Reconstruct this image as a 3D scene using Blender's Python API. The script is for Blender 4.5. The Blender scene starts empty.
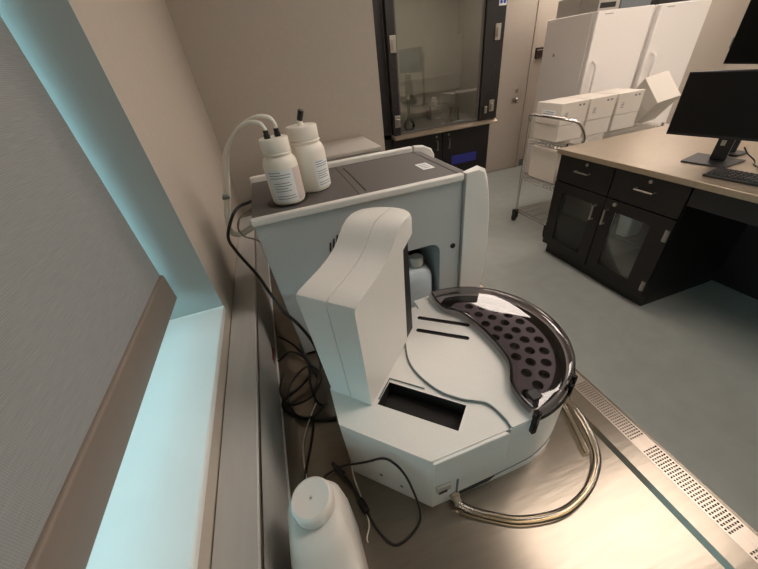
import bpy, bmesh, math, random
from mathutils import Vector, Matrix

random.seed(4)
PI = math.pi
SC = bpy.context.scene
COL = SC.collection

# ------------------------------------------------------------------ camera, world, exposure
cam_data = bpy.data.cameras.new('camera')
cam_data.sensor_width = 36.0
cam_data.lens = 314.2 / 758.0 * 36.0
cam_data.clip_start = 0.02
cam = bpy.data.objects.new('camera', cam_data)
COL.objects.link(cam)
_x = Vector((0.9415, -0.3204, -0.1043)).normalized()      # image right
_d = Vector((-0.2676, -0.5228, -0.8094))                  # image down
_d = (_d - _x * _d.dot(_x)).normalized()
_f = _x.cross(_d)                                         # viewing direction
_m = Matrix((( _x.x, -_d.x, -_f.x, 0.0), (_x.y, -_d.y, -_f.y, 0.0), (_x.z, -_d.z, -_f.z, 1.6), (0, 0, 0, 1)))
cam.matrix_world = _m
SC.camera = cam

world = bpy.data.worlds.new('world')
world.use_nodes = True
SC.world = world
bg = world.node_tree.nodes['Background']
bg.inputs[0].default_value = (0.50, 0.90, 1.0, 1)
bg.inputs[1].default_value = 6.3

SC.view_settings.view_transform = 'Standard'
SC.view_settings.look = 'None'
SC.view_settings.gamma = 1.0
SC.view_settings.use_curve_mapping = False
SC.view_settings.exposure = 0.0
LAMP_COLOUR = (1.0, 0.862, 0.765)
LAMP_POWER = 9.6


# ------------------------------------------------------------------ materials
def lin(c):
    return tuple(((v / 255.0) / 12.92 if v / 255.0 <= 0.04045 else ((v / 255.0 + 0.055) / 1.055) ** 2.4) for v in c)


def base_mat(name):
    m = bpy.data.materials.new(name)
    m.use_nodes = True
    return m, m.node_tree, m.node_tree.nodes, m.node_tree.links, m.node_tree.nodes['Principled BSDF']


def mat(name, rgb, rough=0.5, metal=0.0, noise=0.05, nscale=30.0, bump=0.0, spec=0.5, stretch=None, emis=None, estr=0.0, trans=0.0, sss=0.0):
    m, nt, N, L, b = base_mat(name)
    c = lin(rgb)
    b.inputs['Base Color'].default_value = (*c, 1)
    b.inputs['Roughness'].default_value = rough
    b.inputs['Metallic'].default_value = metal
    b.inputs['Specular IOR Level'].default_value = spec
    if trans:
        b.inputs['Transmission Weight'].default_value = trans
    if sss:
        b.inputs['Subsurface Weight'].default_value = sss
        b.inputs['Subsurface Radius'].default_value = (0.02, 0.02, 0.02)
        b.inputs['Subsurface Scale'].default_value = 0.5
    if emis:
        b.inputs['Emission Color'].default_value = (*emis, 1)
        b.inputs['Emission Strength'].default_value = estr
    if noise or bump:
        tc = N.new('ShaderNodeTexCoord')
        mp = N.new('ShaderNodeMapping')
        if stretch:
            mp.inputs['Scale'].default_value = stretch
        L.new(tc.outputs['Object'], mp.inputs['Vector'])
        nz = N.new('ShaderNodeTexNoise')
        nz.inputs['Scale'].default_value = nscale
        nz.inputs['Detail'].default_value = 4
        L.new(mp.outputs['Vector'], nz.inputs['Vector'])
        if noise:
            r = N.new('ShaderNodeValToRGB')
            r.color_ramp.elements[0].position = 0.3
            r.color_ramp.elements[1].position = 0.7
            r.color_ramp.elements[0].color = (*[v * (1 - noise) for v in c], 1)
            r.color_ramp.elements[1].color = (*[min(1, v * (1 + noise)) for v in c], 1)
            L.new(nz.outputs['Fac'], r.inputs['Fac'])
            L.new(r.outputs['Color'], b.inputs['Base Color'])
        if bump:
            bp = N.new('ShaderNodeBump')
            bp.inputs['Strength'].default_value = bump
            bp.inputs['Distance'].default_value = 0.002
            L.new(nz.outputs['Fac'], bp.inputs['Height'])
            L.new(bp.outputs['Normal'], b.inputs['Normal'])
    return m


def glass_mat(name, tint, gloss=0.08, rough=0.02):
    """thin pane: see-through with a tint plus a mirror-like reflection that grows at grazing angles"""
    m, nt, N, L, b = base_mat(name)
    N.remove(b)
    t = N.new('ShaderNodeBsdfTransparent')
    t.inputs[0].default_value = (*tint, 1)
    g = N.new('ShaderNodeBsdfGlossy')
    g.inputs['Roughness'].default_value = rough
    g.inputs['Color'].default_value = (0.95, 0.95, 0.95, 1)
    lw = N.new('ShaderNodeFresnel')
    lw.inputs['IOR'].default_value = 1.5
    ad = N.new('ShaderNodeMath')
    ad.operation = 'ADD'
    ad.use_clamp = True
    ad.inputs[1].default_value = gloss
    L.new(lw.outputs[0], ad.inputs[0])
    mx = N.new('ShaderNodeMixShader')
    L.new(ad.outputs[0], mx.inputs[0])
    L.new(t.outputs[0], mx.inputs[1])
    L.new(g.outputs[0], mx.inputs[2])
    L.new(mx.outputs[0], N['Material Output'].inputs[0])
    return m


def fabric_mat(name, rgb):
    """woven solar-screen cloth: fine warp and weft threads, slightly translucent"""
    m, nt, N, L, b = base_mat(name)
    c = lin(rgb)
    tc = N.new('ShaderNodeTexCoord')
    cols = []
    for sc, bands in (((1, 1, 1), 'Y'), ((1, 1, 1), 'Z')):
        w = N.new('ShaderNodeTexWave')
        w.wave_type = 'BANDS'
        w.bands_direction = bands
        w.inputs['Scale'].default_value = 130
        w.inputs['Distortion'].default_value = 1.2
        w.inputs['Detail'].default_value = 2
        L.new(tc.outputs['Object'], w.inputs['Vector'])
        cols.append(w)
    mul = N.new('ShaderNodeMath')
    mul.operation = 'MULTIPLY'
    L.new(cols[0].outputs['Fac'], mul.inputs[0])
    L.new(cols[1].outputs['Fac'], mul.inputs[1])
    mp = N.new('ShaderNodeMapping')
    mp.inputs['Scale'].default_value = (1, 5, 150)
    L.new(tc.outputs['Object'], mp.inputs['Vector'])
    nz = N.new('ShaderNodeTexNoise')
    nz.inputs['Scale'].default_value = 6
    nz.inputs['Detail'].default_value = 5
    L.new(mp.outputs['Vector'], nz.inputs['Vector'])
    ad = N.new('ShaderNodeMath')
    ad.operation = 'MULTIPLY_ADD'
    ad.inputs[1].default_value = 0.5
    L.new(mul.outputs[0], ad.inputs[0])
    L.new(nz.outputs['Fac'], ad.inputs[2])
    r = N.new('ShaderNodeValToRGB')
    r.color_ramp.elements[0].position = 0.35
    r.color_ramp.elements[1].position = 0.95
    r.color_ramp.elements[0].color = (*[v * 0.86 for v in c], 1)
    r.color_ramp.elements[1].color = (*[min(1, v * 1.16) for v in c], 1)
    L.new(ad.outputs[0], r.inputs['Fac'])
    L.new(r.outputs['Color'], b.inputs['Base Color'])
    b.inputs['Roughness'].default_value = 0.9
    b.inputs['Specular IOR Level'].default_value = 0.1
    tr = N.new('ShaderNodeBsdfTranslucent')
    tr.inputs[0].default_value = (0.5, 0.5, 0.5, 1)
    mx = N.new('ShaderNodeMixShader')
    mx.inputs[0].default_value = 0.03
    L.new(b.outputs[0], mx.inputs[1])
    L.new(tr.outputs[0], mx.inputs[2])
    L.new(mx.outputs[0], N['Material Output'].inputs[0])
    return m


M = dict(
    wall=mat('painted_wall', (182, 172, 160), 0.75, noise=0.02, nscale=60, bump=0.05),
    ceiling=mat('ceiling_paint', (196, 191, 184), 0.9, noise=0.04, nscale=40),
    floor=mat('vinyl_floor', (150, 154, 149), 0.42, noise=0.05, nscale=9, bump=0.02),
    base=mat('vinyl_base', (92, 100, 100), 0.6),
    sill=mat('white_gloss_paint', (226, 230, 228), 0.28, noise=0.02, nscale=12, bump=0.02),
    jamb=mat('reveal_paint', (170, 178, 176), 0.35, noise=0.02, nscale=12),
    shade=fabric_mat('solar_cloth', (148, 151, 151)),
    hem=mat('hem_bar_paint', (124, 112, 102), 0.5, noise=0.02),
    steel=mat('brushed_steel', (130, 121, 109), 0.2, 0.62, noise=0.06, nscale=8, bump=0.05, stretch=(2, 14, 2)),
    steel2=mat('rim_steel', (160, 150, 140), 0.3, 1.0, noise=0.05, nscale=20, stretch=(8, 1, 1)),
    chrome=mat('chrome', (222, 218, 212), 0.25, 1.0, noise=0.0),
    brushed=mat('satin_nickel', (180, 174, 166), 0.32, 1.0, noise=0.0),
    raceway=mat('grey_anodised', (186, 184, 180), 0.42, 0.1, noise=0.04, nscale=10, stretch=(6, 1, 6)),
    white=mat('instrument_white', (222, 219, 213), 0.38, noise=0.015, nscale=200, bump=0.02),
    panel=mat('instrument_grey', (186, 189, 188), 0.42, noise=0.015, nscale=200, bump=0.02),
    deck=mat('instrument_charcoal', (84, 80, 77), 0.55, noise=0.05, nscale=300, bump=0.05),
    black=mat('black_plastic', (22, 21, 21), 0.45, noise=0.0),
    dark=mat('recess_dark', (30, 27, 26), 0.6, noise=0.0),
    trim_groove_shade=mat('grey_trim_groove_shade', (104, 112, 112), 0.5, noise=0.0),  # grey for small trim, also for the painted shade line round the sampler cover
    smoke=glass_mat('smoked_acrylic', (0.60, 0.57, 0.58), 0.03, 0.03),
    smoked_rim=mat('smoked_rim', (18, 17, 18), 0.12, noise=0.0),
    tray=mat('carousel_grey', (152, 144, 150), 0.5, noise=0.03),
    well=mat('carousel_well', (52, 44, 46), 0.6, noise=0.0),
    bottle=mat('bottle_hdpe', (234, 228, 216), 0.35, noise=0.02, nscale=25, sss=0.15),
    hdpe=mat('milky_hdpe', (206, 201, 193), 0.35, noise=0.02, nscale=25, sss=0.15),
    hdpe2=mat('clear_hdpe', (200, 208, 212), 0.3, noise=0.03, nscale=25, sss=0.2),
    cap=mat('white_cap', (216, 211, 204), 0.4, noise=0.0),
    paper=mat('label_paper', (226, 228, 228), 0.6, noise=0.02),
    paper2=mat('label_pink', (205, 192, 186), 0.6, noise=0.02),
    ink=mat('label_ink', (138, 140, 146), 0.7, noise=0.0),
    cable=mat('black_cable', (20, 19, 19), 0.45, noise=0.0),
    wcable=mat('white_tubing', (232, 227, 216), 0.35, noise=0.0),
    gtube=mat('grey_tubing', (150, 138, 120), 0.35, noise=0.0),
    amber=glass_mat('amber_tubing', (0.96, 0.91, 0.80), 0.06, 0.12),
    wood=mat('espresso_cabinet', (12, 8, 7), 0.45, noise=0.12, nscale=6, stretch=(2, 2, 12)),
    wood2=mat('dark_cabinet', (16, 12, 11), 0.45, noise=0.1, nscale=6),
    worktop=mat('worktop_steel', (164, 149, 129), 0.32, 0.6, noise=0.06, nscale=8, bump=0.05, stretch=(2, 10, 2)),
    labglass=glass_mat('lab_glass', (0.95, 0.97, 0.96), 0.08, 0.02),
    glass=glass_mat('clear_glass', (0.86, 0.88, 0.86), 0.03, 0.02),
    cglass=glass_mat('cabinet_glass', (0.92, 0.93, 0.92), -0.03, 0.05),
    pane=glass_mat('window_pane', (0.95, 0.97, 0.97), 0.0, 0.01),
    liner=mat('hood_liner', (176, 168, 156), 0.6, noise=0.04, nscale=8),
    door=mat('door_paint', (176, 166, 154), 0.6, noise=0.02),
    freezer=mat('freezer_enamel', (240, 234, 228), 0.35, noise=0.01),
    foam=mat('white_foam', (214, 206, 195), 0.75, noise=0.04, nscale=120, bump=0.1),
    card=mat('grey_card', (176, 170, 162), 0.7, noise=0.03),
    darkcard=mat('slate_bin', (112, 116, 120), 0.6, noise=0.03),
    screen=mat('screen_black', (6, 6, 6), 0.28, noise=0.0, spec=0.3),
    bezel=mat('monitor_black', (20, 19, 19), 0.4, noise=0.0),
    key=mat('key_black', (34, 33, 33), 0.5, noise=0.0),
    rubber=mat('black_rubber', (18, 18, 18), 0.7, noise=0.0),
    blue=mat('sign_blue', (36, 40, 120), 0.5, noise=0.0),
    yellow=mat('sign_yellow', (232, 204, 40), 0.5, noise=0.0),
    bluep=mat('sign_bright_blue', (40, 74, 180), 0.5, noise=0.0),
    red=mat('red_sticker', (120, 30, 44), 0.5, noise=0.0),
    maroon=mat('sign_maroon', (44, 22, 24), 0.4, noise=0.0),
    lamp=mat('lamp_diffuser', (240, 236, 230), 0.6, noise=0.0, emis=LAMP_COLOUR, estr=LAMP_POWER),
    hood_fill=mat('hood_fill_glow', (240, 236, 230), 0.6, noise=0.0, emis=LAMP_COLOUR, estr=8.0),  # glow of the fill lamp added inside the hood
    lampframe=mat('lamp_frame', (225, 222, 216), 0.5, noise=0.0),
    outside=mat('concrete_ledge', (150, 150, 148), 0.8, noise=0.1),
)

# ------------------------------------------------------------------ helpers
ORIGIN = {}


def bx(bm, x0, x1, y0, y1, z0, z1, mi=0):
    v = [bm.verts.new(p) for p in ((x0, y0, z0), (x1, y0, z0), (x1, y1, z0), (x0, y1, z0), (x0, y0, z1), (x1, y0, z1), (x1, y1, z1), (x0, y1, z1))]
    for f in ((3, 2, 1, 0), (4, 5, 6, 7), (0, 1, 5, 4), (1, 2, 6, 5), (2, 3, 7, 6), (3, 0, 4, 7)):
        bm.faces.new([v[i] for i in f]).material_index = mi
    return v


def box(*a, **k):
    bm = bmesh.new()
    bx(bm, *a, **k)
    return bm


def prism(bm, pts, a0, a1, axis='z', mi=0):
    def P(p, a):
        return {'z': (p[0], p[1], a), 'y': (p[0], a, p[1]), 'x': (a, p[0], p[1])}[axis]
    lo = [bm.verts.new(P(p, a0)) for p in pts]
    hi = [bm.verts.new(P(p, a1)) for p in pts]
    n = len(pts)
    bm.faces.new(lo[::-1]).material_index = mi
    bm.faces.new(hi).material_index = mi
    for i in range(n):
        j = (i + 1) % n
        bm.faces.new((lo[i], lo[j], hi[j], hi[i])).material_index = mi
    bmesh.ops.recalc_face_normals(bm, faces=bm.faces[:])


def lathe(bm, prof, cx=0.0, cy=0.0, seg=32, mi=0, mat4=None):
    """prof: list of (radius, z); r=0 ends close on the axis"""
    rings = []
    for r, z in prof:
        if r < 1e-6:
            rings.append([bm.verts.new((cx, cy, z))])
        else:
            rings.append([bm.verts.new((cx + r * math.cos(2 * PI * k / seg), cy + r * math.sin(2 * PI * k / seg), z)) for k in range(seg)])
    new = []
    for a, b in zip(rings, rings[1:]):
        for k in range(seg):
            j = (k + 1) % seg
            q = [a[k % len(a)], a[j % len(a)], b[j % len(b)], b[k % len(b)]]
            q = list(dict.fromkeys(q))
            if len(q) > 2:
                f = bm.faces.new(q)
                f.material_index = mi
                new.append(f)
    for r in (rings[0], rings[-1]):
        if len(r) > 1:
            f = bm.faces.new(r)
            f.material_index = mi
            new.append(f)
    bmesh.ops.recalc_face_normals(bm, faces=new)
    if mat4:
        bmesh.ops.transform(bm, matrix=mat4, verts=[v for r in rings for v in r])


def smooth_path(pts, n=8):
    P = [Vector(p) for p in pts]
    if len(P) < 3:
        return P
    out = []
    for i in range(len(P) - 1):
        p0 = P[i - 1] if i else P[0] * 2 - P[1]
        p3 = P[i + 2] if i + 2 < len(P) else P[-1] * 2 - P[-2]
        p1, p2 = P[i], P[i + 1]
        for k in range(n):
            t = k / n
            out.append(0.5 * ((2 * p1) + (p2 - p0) * t + (2 * p0 - 5 * p1 + 4 * p2 - p3) * t * t + (3 * p1 - p0 - 3 * p2 + p3) * t ** 3))
    out.append(P[-1])
    return out


def tube(bm, pts, r, seg=8, n=8, mi=0, smooth=True, closed=False):
    P = smooth_path(pts, n) if smooth else [Vector(p) for p in pts]
    up = None
    rings = []
    for i, p in enumerate(P):
        t = (P[min(i + 1, len(P) - 1)] - P[max(i - 1, 0)]).normalized()
        if up is None:
            up = t.orthogonal().normalized()
        up = (up - t * up.dot(t)).normalized()
        s = t.cross(up)
        rings.append([bm.verts.new(p + (up * math.cos(2 * PI * k / seg) + s * math.sin(2 * PI * k / seg)) * r) for k in range(seg)])
    fs = []
    for a, b in zip(rings, rings[1:]):
        for k in range(seg):
            j = (k + 1) % seg
            fs.append(bm.faces.new((a[k], a[j], b[j], b[k])))
    fs.append(bm.faces.new(rings[0][::-1]))
    fs.append(bm.faces.new(rings[-1]))
    for f in fs:
        f.material_index = mi
    bmesh.ops.recalc_face_normals(bm, faces=fs)


def plate(bm, outer, holes, z0, z1, depth, floor_mi=1, wall_mi=1, mi=0):
    """solid slab in plan with blind recesses cut into its top"""
    def loop(pts, z):
        vs = [bm.verts.new((p[0], p[1], z)) for p in pts]
        return vs, [bm.edges.new((vs[i], vs[(i + 1) % len(vs)])) for i in range(len(vs))]
    fs = []
    ov, edges = loop(outer, z1)
    hv = []
    edges = list(edges)
    for h in holes:
        v, e = loop(h, z1)
        hv.append(v)
        edges += e
    r = bmesh.ops.triangle_fill(bm, use_beauty=True, use_dissolve=False, edges=edges, normal=(0, 0, 1))
    top = [g for g in r['geom'] if isinstance(g, bmesh.types.BMFace)]
    for f in top:
        f.material_index = mi
        f.normal_update()
        if f.normal.z < 0:
            f.normal_flip()
    lv = [bm.verts.new((p[0], p[1], z0)) for p in outer]
    n = len(outer)
    for i in range(n):
        j = (i + 1) % n
        bm.faces.new((lv[i], lv[j], ov[j], ov[i])).material_index = mi
    bm.faces.new(lv[::-1]).material_index = mi
    for v in hv:
        k = len(v)
        w = [bm.verts.new((q.co.x, q.co.y, z1 - depth)) for q in v]
        for i in range(k):
            j = (i + 1) % k
            bm.faces.new((v[i], v[j], w[j], w[i])).material_index = wall_mi
        f = bm.faces.new(w)
        f.material_index = floor_mi
    bmesh.ops.recalc_face_normals(bm, faces=bm.faces[:])


def obj(name, bm, m, parent=None, smooth=True, bevel=0.0, seg=2, local=False):
    me = bpy.data.meshes.new(name)
    root = parent
    while root is not None and root.parent is not None:
        root = root.parent
    if root is not None and not local:
        o = ORIGIN.get(root.name, (0, 0, 0))
        bmesh.ops.translate(bm, vec=(-o[0], -o[1], -o[2]), verts=bm.verts[:])
    bm.to_mesh(me)
    bm.free()
    for x in (m if isinstance(m, (list, tuple)) else [m]):
        me.materials.append(M[x] if isinstance(x, str) else x)
    if smooth:
        me.shade_smooth()
        me.set_sharp_from_angle(angle=math.radians(35))
    o = bpy.data.objects.new(name, me)
    COL.objects.link(o)
    if parent is not None:
        o.parent = parent
    if bevel:
        b = o.modifiers.new('bevel', 'BEVEL')
        b.width = bevel
        b.segments = seg
        b.limit_method = 'ANGLE'
        b.angle_limit = math.radians(40)
    return o


def thing(name, label, cat, loc=(0, 0, 0), rotz=0.0, group=None):
    o = bpy.data.objects.new(name, None)
    COL.objects.link(o)
    o.location = loc
    o.rotation_euler = (0, 0, rotz)
    o['label'] = label
    o['category'] = cat
    if group:
        o['group'] = group
    ORIGIN[o.name] = loc
    return o


def tag(o, label, cat, group=None, kind=None):
    o['label'] = label
    o['category'] = cat
    if group:
        o['group'] = group
    if kind:
        o['kind'] = kind
    return o


def struct(name, bm, m, parent=None, **k):
    o = obj(name, bm, m, parent, **k)
    if parent is None:
        o['kind'] = 'structure'
    return o


def dup(root, loc, rotz=0.0, label=None):
    r = root.copy()
    COL.objects.link(r)
    r.location = loc
    r.rotation_euler = (0, 0, rotz)
    if label:
        r['label'] = label
    for ch in list(root.children):
        c = ch.copy()
        COL.objects.link(c)
        c.parent = r
        for g in ch.children:
            d = g.copy()
            COL.objects.link(d)
            d.parent = c
    return r


def rounded(x0, x1, y0, y1, r, n=6):
    out = []
    for cx, cy, a0 in ((x1 - r, y0 + r, -90), (x1 - r, y1 - r, 0), (x0 + r, y1 - r, 90), (x0 + r, y0 + r, 180)):
        for k in range(n + 1):
            a = math.radians(a0 + 90 * k / n)
            out.append((cx + r * math.cos(a), cy + r * math.sin(a)))
    return out


def loft(bm, loops, mi=0, cap=True):
    rings = [[bm.verts.new(p) for p in l] for l in loops]
    fs = []
    for a, b in zip(rings, rings[1:]):
        for k in range(len(a)):
            j = (k + 1) % len(a)
            fs.append(bm.faces.new((a[k], a[j], b[j], b[k])))
    if cap:
        fs.append(bm.faces.new(rings[0][::-1]))
        fs.append(bm.faces.new(rings[-1]))
    for f in fs:
        f.material_index = mi
    bmesh.ops.recalc_face_normals(bm, faces=fs)


# ------------------------------------------------------------------ room shell
XW, YF, YB, XR, ZC = -0.219, 4.25, -2.6, 7.6, 2.75
WT = 0.26            # window wall thickness
WY0, WY1, WZ0, WZ1 = -2.1, 0.714, 1.145, 2.45

struct('floor', box(XW - WT, XR + 0.1, YB - 0.1, YF + 0.1, -0.05, 0.0), 'floor', smooth=False)
struct('ceiling', box(XW - WT, XR + 0.1, YB - 0.1, YF + 0.1, ZC, ZC + 0.05), 'ceiling', smooth=False)
bm = bmesh.new()
bx(bm, XW - WT, XW, YB, WY0, 0, ZC)
bx(bm, XW - WT, XW, WY1, YF, 0, ZC)
bx(bm, XW - WT, XW, WY0, WY1, 0, WZ0 - 0.0145)
bx(bm, XW - WT, XW, WY0, WY1, WZ1, ZC)
struct('wall_left', bm, 'wall', smooth=False)
struct('wall_back', box(XW, 0.557, 1.66, YF, 0, ZC), 'wall', smooth=False)
struct('wall_far', box(0.557, XR, YF, YF + 0.1, 0, ZC), 'wall', smooth=False)
struct('wall_right', box(XR, XR + 0.1, YB, YF, 0, ZC), 'wall', smooth=False)
struct('wall_front', box(XW, XR, YB - 0.1, YB, 0, ZC), 'wall', smooth=False)
bm = bmesh.new()
bx(bm, 3.62, XR, YF - 0.012, YF, 0, 0.1)
struct('baseboard_far', bm, 'base', smooth=False)

# window: frame, glass, sill and painted reveal
wf = bmesh.new()
X0, X1 = XW - WT + 0.02, XW - WT + 0.075
bx(wf, X0, X1, WY0, WY1, WZ0, WZ0 + 0.03)
bx(wf, X0, X1, WY0, WY1, WZ1 - 0.05, WZ1)
for y in (WY0, -0.22, WY1 - 0.02):
    bx(wf, X0, X1, y, y + (0.02 if y > 0 else 0.05), WZ0 + 0.03, WZ1 - 0.05)
win = struct('window_1', wf, 'lampframe', smooth=False)
obj('window_pane', box(X0 + 0.025, X0 + 0.031, WY0 + 0.002, WY1 - 0.002, WZ0 + 0.02, WZ1 - 0.02), 'pane', win, smooth=False)
obj('window_sill', box(XW - WT, XW + 0.002, WY0, WY1, WZ0 - 0.014, WZ0), 'sill', win, bevel=0.003)
bm = bmesh.new()
bx(bm, XW - WT, XW + 0.001, WY1 - 0.004, WY1, WZ0, WZ1)
bx(bm, XW - WT, XW + 0.001, WY0, WY0 + 0.004, WZ0, WZ1)
bx(bm, XW - WT, XW + 0.001, WY0, WY1, WZ1 - 0.004, WZ1)
struct('trim_1', bm, 'jamb', smooth=False)
bm = bmesh.new()
tube(bm, [(XW - WT + 0.08, WY1 - 0.005, WZ0 + 0.001), (XW + 0.003, WY1 - 0.005, WZ0 + 0.001)], 0.003, smooth=False)
struct('trim_2', bm, 'sill')

# roller shade over the near half of the window
sh = thing('roller_shade', 'grey woven roller shade pulled down over the window', 'window shade', (-0.302, 0.1, 1.206))
obj('shade_fabric', box(-0.3025, -0.3015, -0.15, 0.6985, 1.268, 2.40), 'shade', sh, smooth=False)
bm = bmesh.new()
prism(bm, rounded(-0.309, -0.295, 1.206, 1.273, 0.005, 3), -0.15, 0.698, 'y')
obj('hem_bar', bm, 'hem', sh)
bm = bmesh.new()
lathe(bm, [(0, 0), (0.032, 0), (0.032, 0.85), (0, 0.85)], seg=24, mat4=Matrix.Translation((-0.325, -0.15, 2.40)) @ Matrix.Rotation(-PI / 2, 4, 'X'))
obj('roller_tube', bm, 'hem', sh)

# door in the far wall, left of the freezers
bm = bmesh.new()
bx(bm, 2.62, 2.66, YF - 0.03, YF, 0, 2.14)
bx(bm, 3.56, 3.61, YF - 0.03, YF, 0, 2.14)
bx(bm, 2.66, 3.56, YF - 0.03, YF, 2.09, 2.14)
d = struct('door_1', bm, 'door', smooth=False)
obj('door_leaf', box(2.665, 3.555, YF - 0.02, YF - 0.001, 0.01, 2.085), 'door', d, smooth=False)
bm = bmesh.new()
T = Matrix.Translation((3.38, YF - 0.02, 0.95)) @ Matrix.Rotation(PI / 2, 4, 'X')
lathe(bm, [(0, 0), (0.034, 0), (0.034, 0.008), (0.014, 0.010), (0.014, 0.035), (0.026, 0.042), (0.030, 0.058), (0.022, 0.070), (0, 0.072)], seg=20, mat4=T)
obj('door_knob', bm, 'brushed', d)
bm = bmesh.new()
T = Matrix.Translation((3.41, YF - 0.02, 1.06)) @ Matrix.Rotation(PI / 2, 4, 'X')
lathe(bm, [(0, 0), (0.026, 0), (0.026, 0.012), (0.018, 0.016), (0, 0.016)], seg=20, mat4=T)
obj('deadbolt', bm, 'brushed', d)

# room sign between door and freezer
sg = thing('wall_sign', 'small dark maroon wall sign with a pale strip beside the freezer', 'sign', (3.70, YF, 1.46))
obj('sign_plate', box(3.63, 3.80, YF - 0.03, YF - 0.001, 1.40, 1.515), 'maroon', sg, bevel=0.003)
obj('pale_strip', box(3.64, 3.80, YF - 0.033, YF - 0.029, 1.485, 1.493), 'card', sg, smooth=False)

# ceiling lamps: lay-in panels in a grid
lamp = None
LW, LL = 0.605, 0.305
for kx, x in enumerate((1.40, 3.84, 6.28)):  # last column added out of view to brighten the freezers from the right
    for ky, y in enumerate((0.245, 2.07, 3.88, -1.58)):
        if kx == 0 and ky >= 2:
            continue
        lab = 'white ceiling light panel %s' % (('above the aisle beside the sampler', 'above the aisle before the fume hood', '', 'behind the camera by the bench'), ('above the island worktop', 'in front of the freezers', 'above the two freezers', 'behind the camera beyond the island'), ('added between the island and the right wall', 'added right of the two freezers', 'added in the far right corner', 'added behind the camera by the right wall'))[kx][ky]
        if lamp is None:
            lamp = thing('ceiling_light', lab, 'ceiling light', (0, 0, 0), 0, 'ceiling light panels')
            bm = bmesh.new()
            bx(bm, -LW - 0.02, -LW, -LL - 0.02, LL + 0.02, -0.03, 0)
            bx(bm, LW, LW + 0.02, -LL - 0.02, LL + 0.02, -0.03, 0)
            bx(bm, -LW, LW, -LL - 0.02, -LL, -0.03, 0)
            bx(bm, -LW, LW, LL, LL + 0.02, -0.03, 0)
            obj('frame', bm, 'lampframe', lamp, smooth=False)
            obj('diffuser', box(-LW, LW, -LL, LL, -0.018, -0.012), 'lamp', lamp, smooth=False)
            lamp.location = (x, y, ZC - 0.001)
        else:
            dup(lamp, (x, y, ZC - 0.001), 0, lab)

# ------------------------------------------------------------------ steel bench with raised perforated edge
BZ = 0.91
bench = thing('lab_bench', 'long stainless steel bench with perforated front edge under the window', 'bench', (0.2, 0.2, 0))
bm = bmesh.new()
prof = [(XW + 0.002, 0.86), (0.572, 0.86), (0.572, BZ + 0.0093), (0.5665, BZ + 0.0093), (0.5665, BZ - 0.001), (0.5275, BZ - 0.001), (0.5275, BZ + 0.0093), (0.491, BZ + 0.0093), (0.484, BZ), (XW + 0.002, BZ)]
prism(bm, prof, -1.6, 1.655, 'y')
obj('bench_top', bm, 'steel', bench, smooth=False)
# perforated strip: a sheet with real slots in it over the channel
bm = bmesh.new()
x0, x1 = 0.5278, 0.5663
rows = 6
mx = 0.0022
pitch = (x1 - x0 - 2 * mx) / rows
xs = [x0, x0 + mx]
for r in range(rows):
    a = x0 + mx + r * pitch
    xs += [a + 0.0010, a + pitch - 0.0010, a + pitch]
xs += [x1]
xs = sorted(set(round(v, 6) for v in xs))
ys = []
y = -1.0
while y < 1.4:
    k = round((y + 1.0) / 0.0056)
    ys += [(y, y + 0.0031, (k % 30) < 26), (y + 0.0031, y + 0.0056, False)]
    y += 0.0056
cache = {}


def gv(x, y):
    q = (round(x, 5), round(y, 5))
    if q not in cache:
        cache[q] = bm.verts.new((x, y, BZ + 0.0091))
    return cache[q]


for ya, yb, hole_row in ys:
    for i in range(len(xs) - 1):
        xa, xb = xs[i], xs[i + 1]
        inhole = hole_row and any(abs(xa - (x0 + mx + r * pitch + 0.0010)) < 1e-5 for r in range(rows))
        if not inhole:
            bm.faces.new((gv(xa, ya), gv(xb, ya), gv(xb, yb), gv(xa, yb)))
s = obj('perforated_strip', bm, 'steel2', bench, smooth=False)
sol = s.modifiers.new('solid', 'SOLIDIFY')
sol.thickness = 0.001
sol.offset = -1
obj('slot_backing', box(0.5278, 0.5663, -1.0, 1.4, BZ - 0.0008, BZ + 0.0), 'dark', bench, smooth=False)
bm = bmesh.new()
bx(bm, XW + 0.01, 0.53, -1.58, 1.64, 0.0, 0.858)
obj('bench_cabinet', bm, 'raceway', bench, smooth=False)

# grey service raceway along the back of the bench
rc = thing('service_raceway', 'grey metal raceway box running along the wall behind the bench', 'raceway', (-0.185, 0.2, BZ))
bm = bmesh.new()
prism(bm, [(XW + 0.003, BZ + 0.001), (-0.155, BZ + 0.001), (-0.155, 1.094), (-0.158, 1.098), (XW + 0.003, 1.098)], -1.5, 1.45, 'y')
obj('raceway_body', bm, 'raceway', rc, smooth=False)
bm = bmesh.new()
bx(bm, -0.1552, -0.1535, -1.5, 1.45, 1.086, 1.095)
obj('cover_lip', bm, 'steel2', rc, smooth=False)
obj('bottom_seal', box(-0.1552, -0.1515, -1.5, 1.45, BZ + 0.001, BZ + 0.005), 'lampframe', rc, smooth=False)
bm = bmesh.new()
bx(bm, -0.1552, -0.1545, 0.715, 0.742, 1.020, 1.050)
bx(bm, -0.1552, -0.1545, 0.722, 0.748, 0.990, 1.010)
o = obj('label_sticker', bm, 'paper', rc, smooth=False)
o['label'] = 'white torn sticker'
o = obj('label_sticker', box(-0.1552, -0.1545, 0.675, 0.735, 0.938, 0.962), 'red', rc, smooth=False)
o['label'] = 'red sticker'

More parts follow.
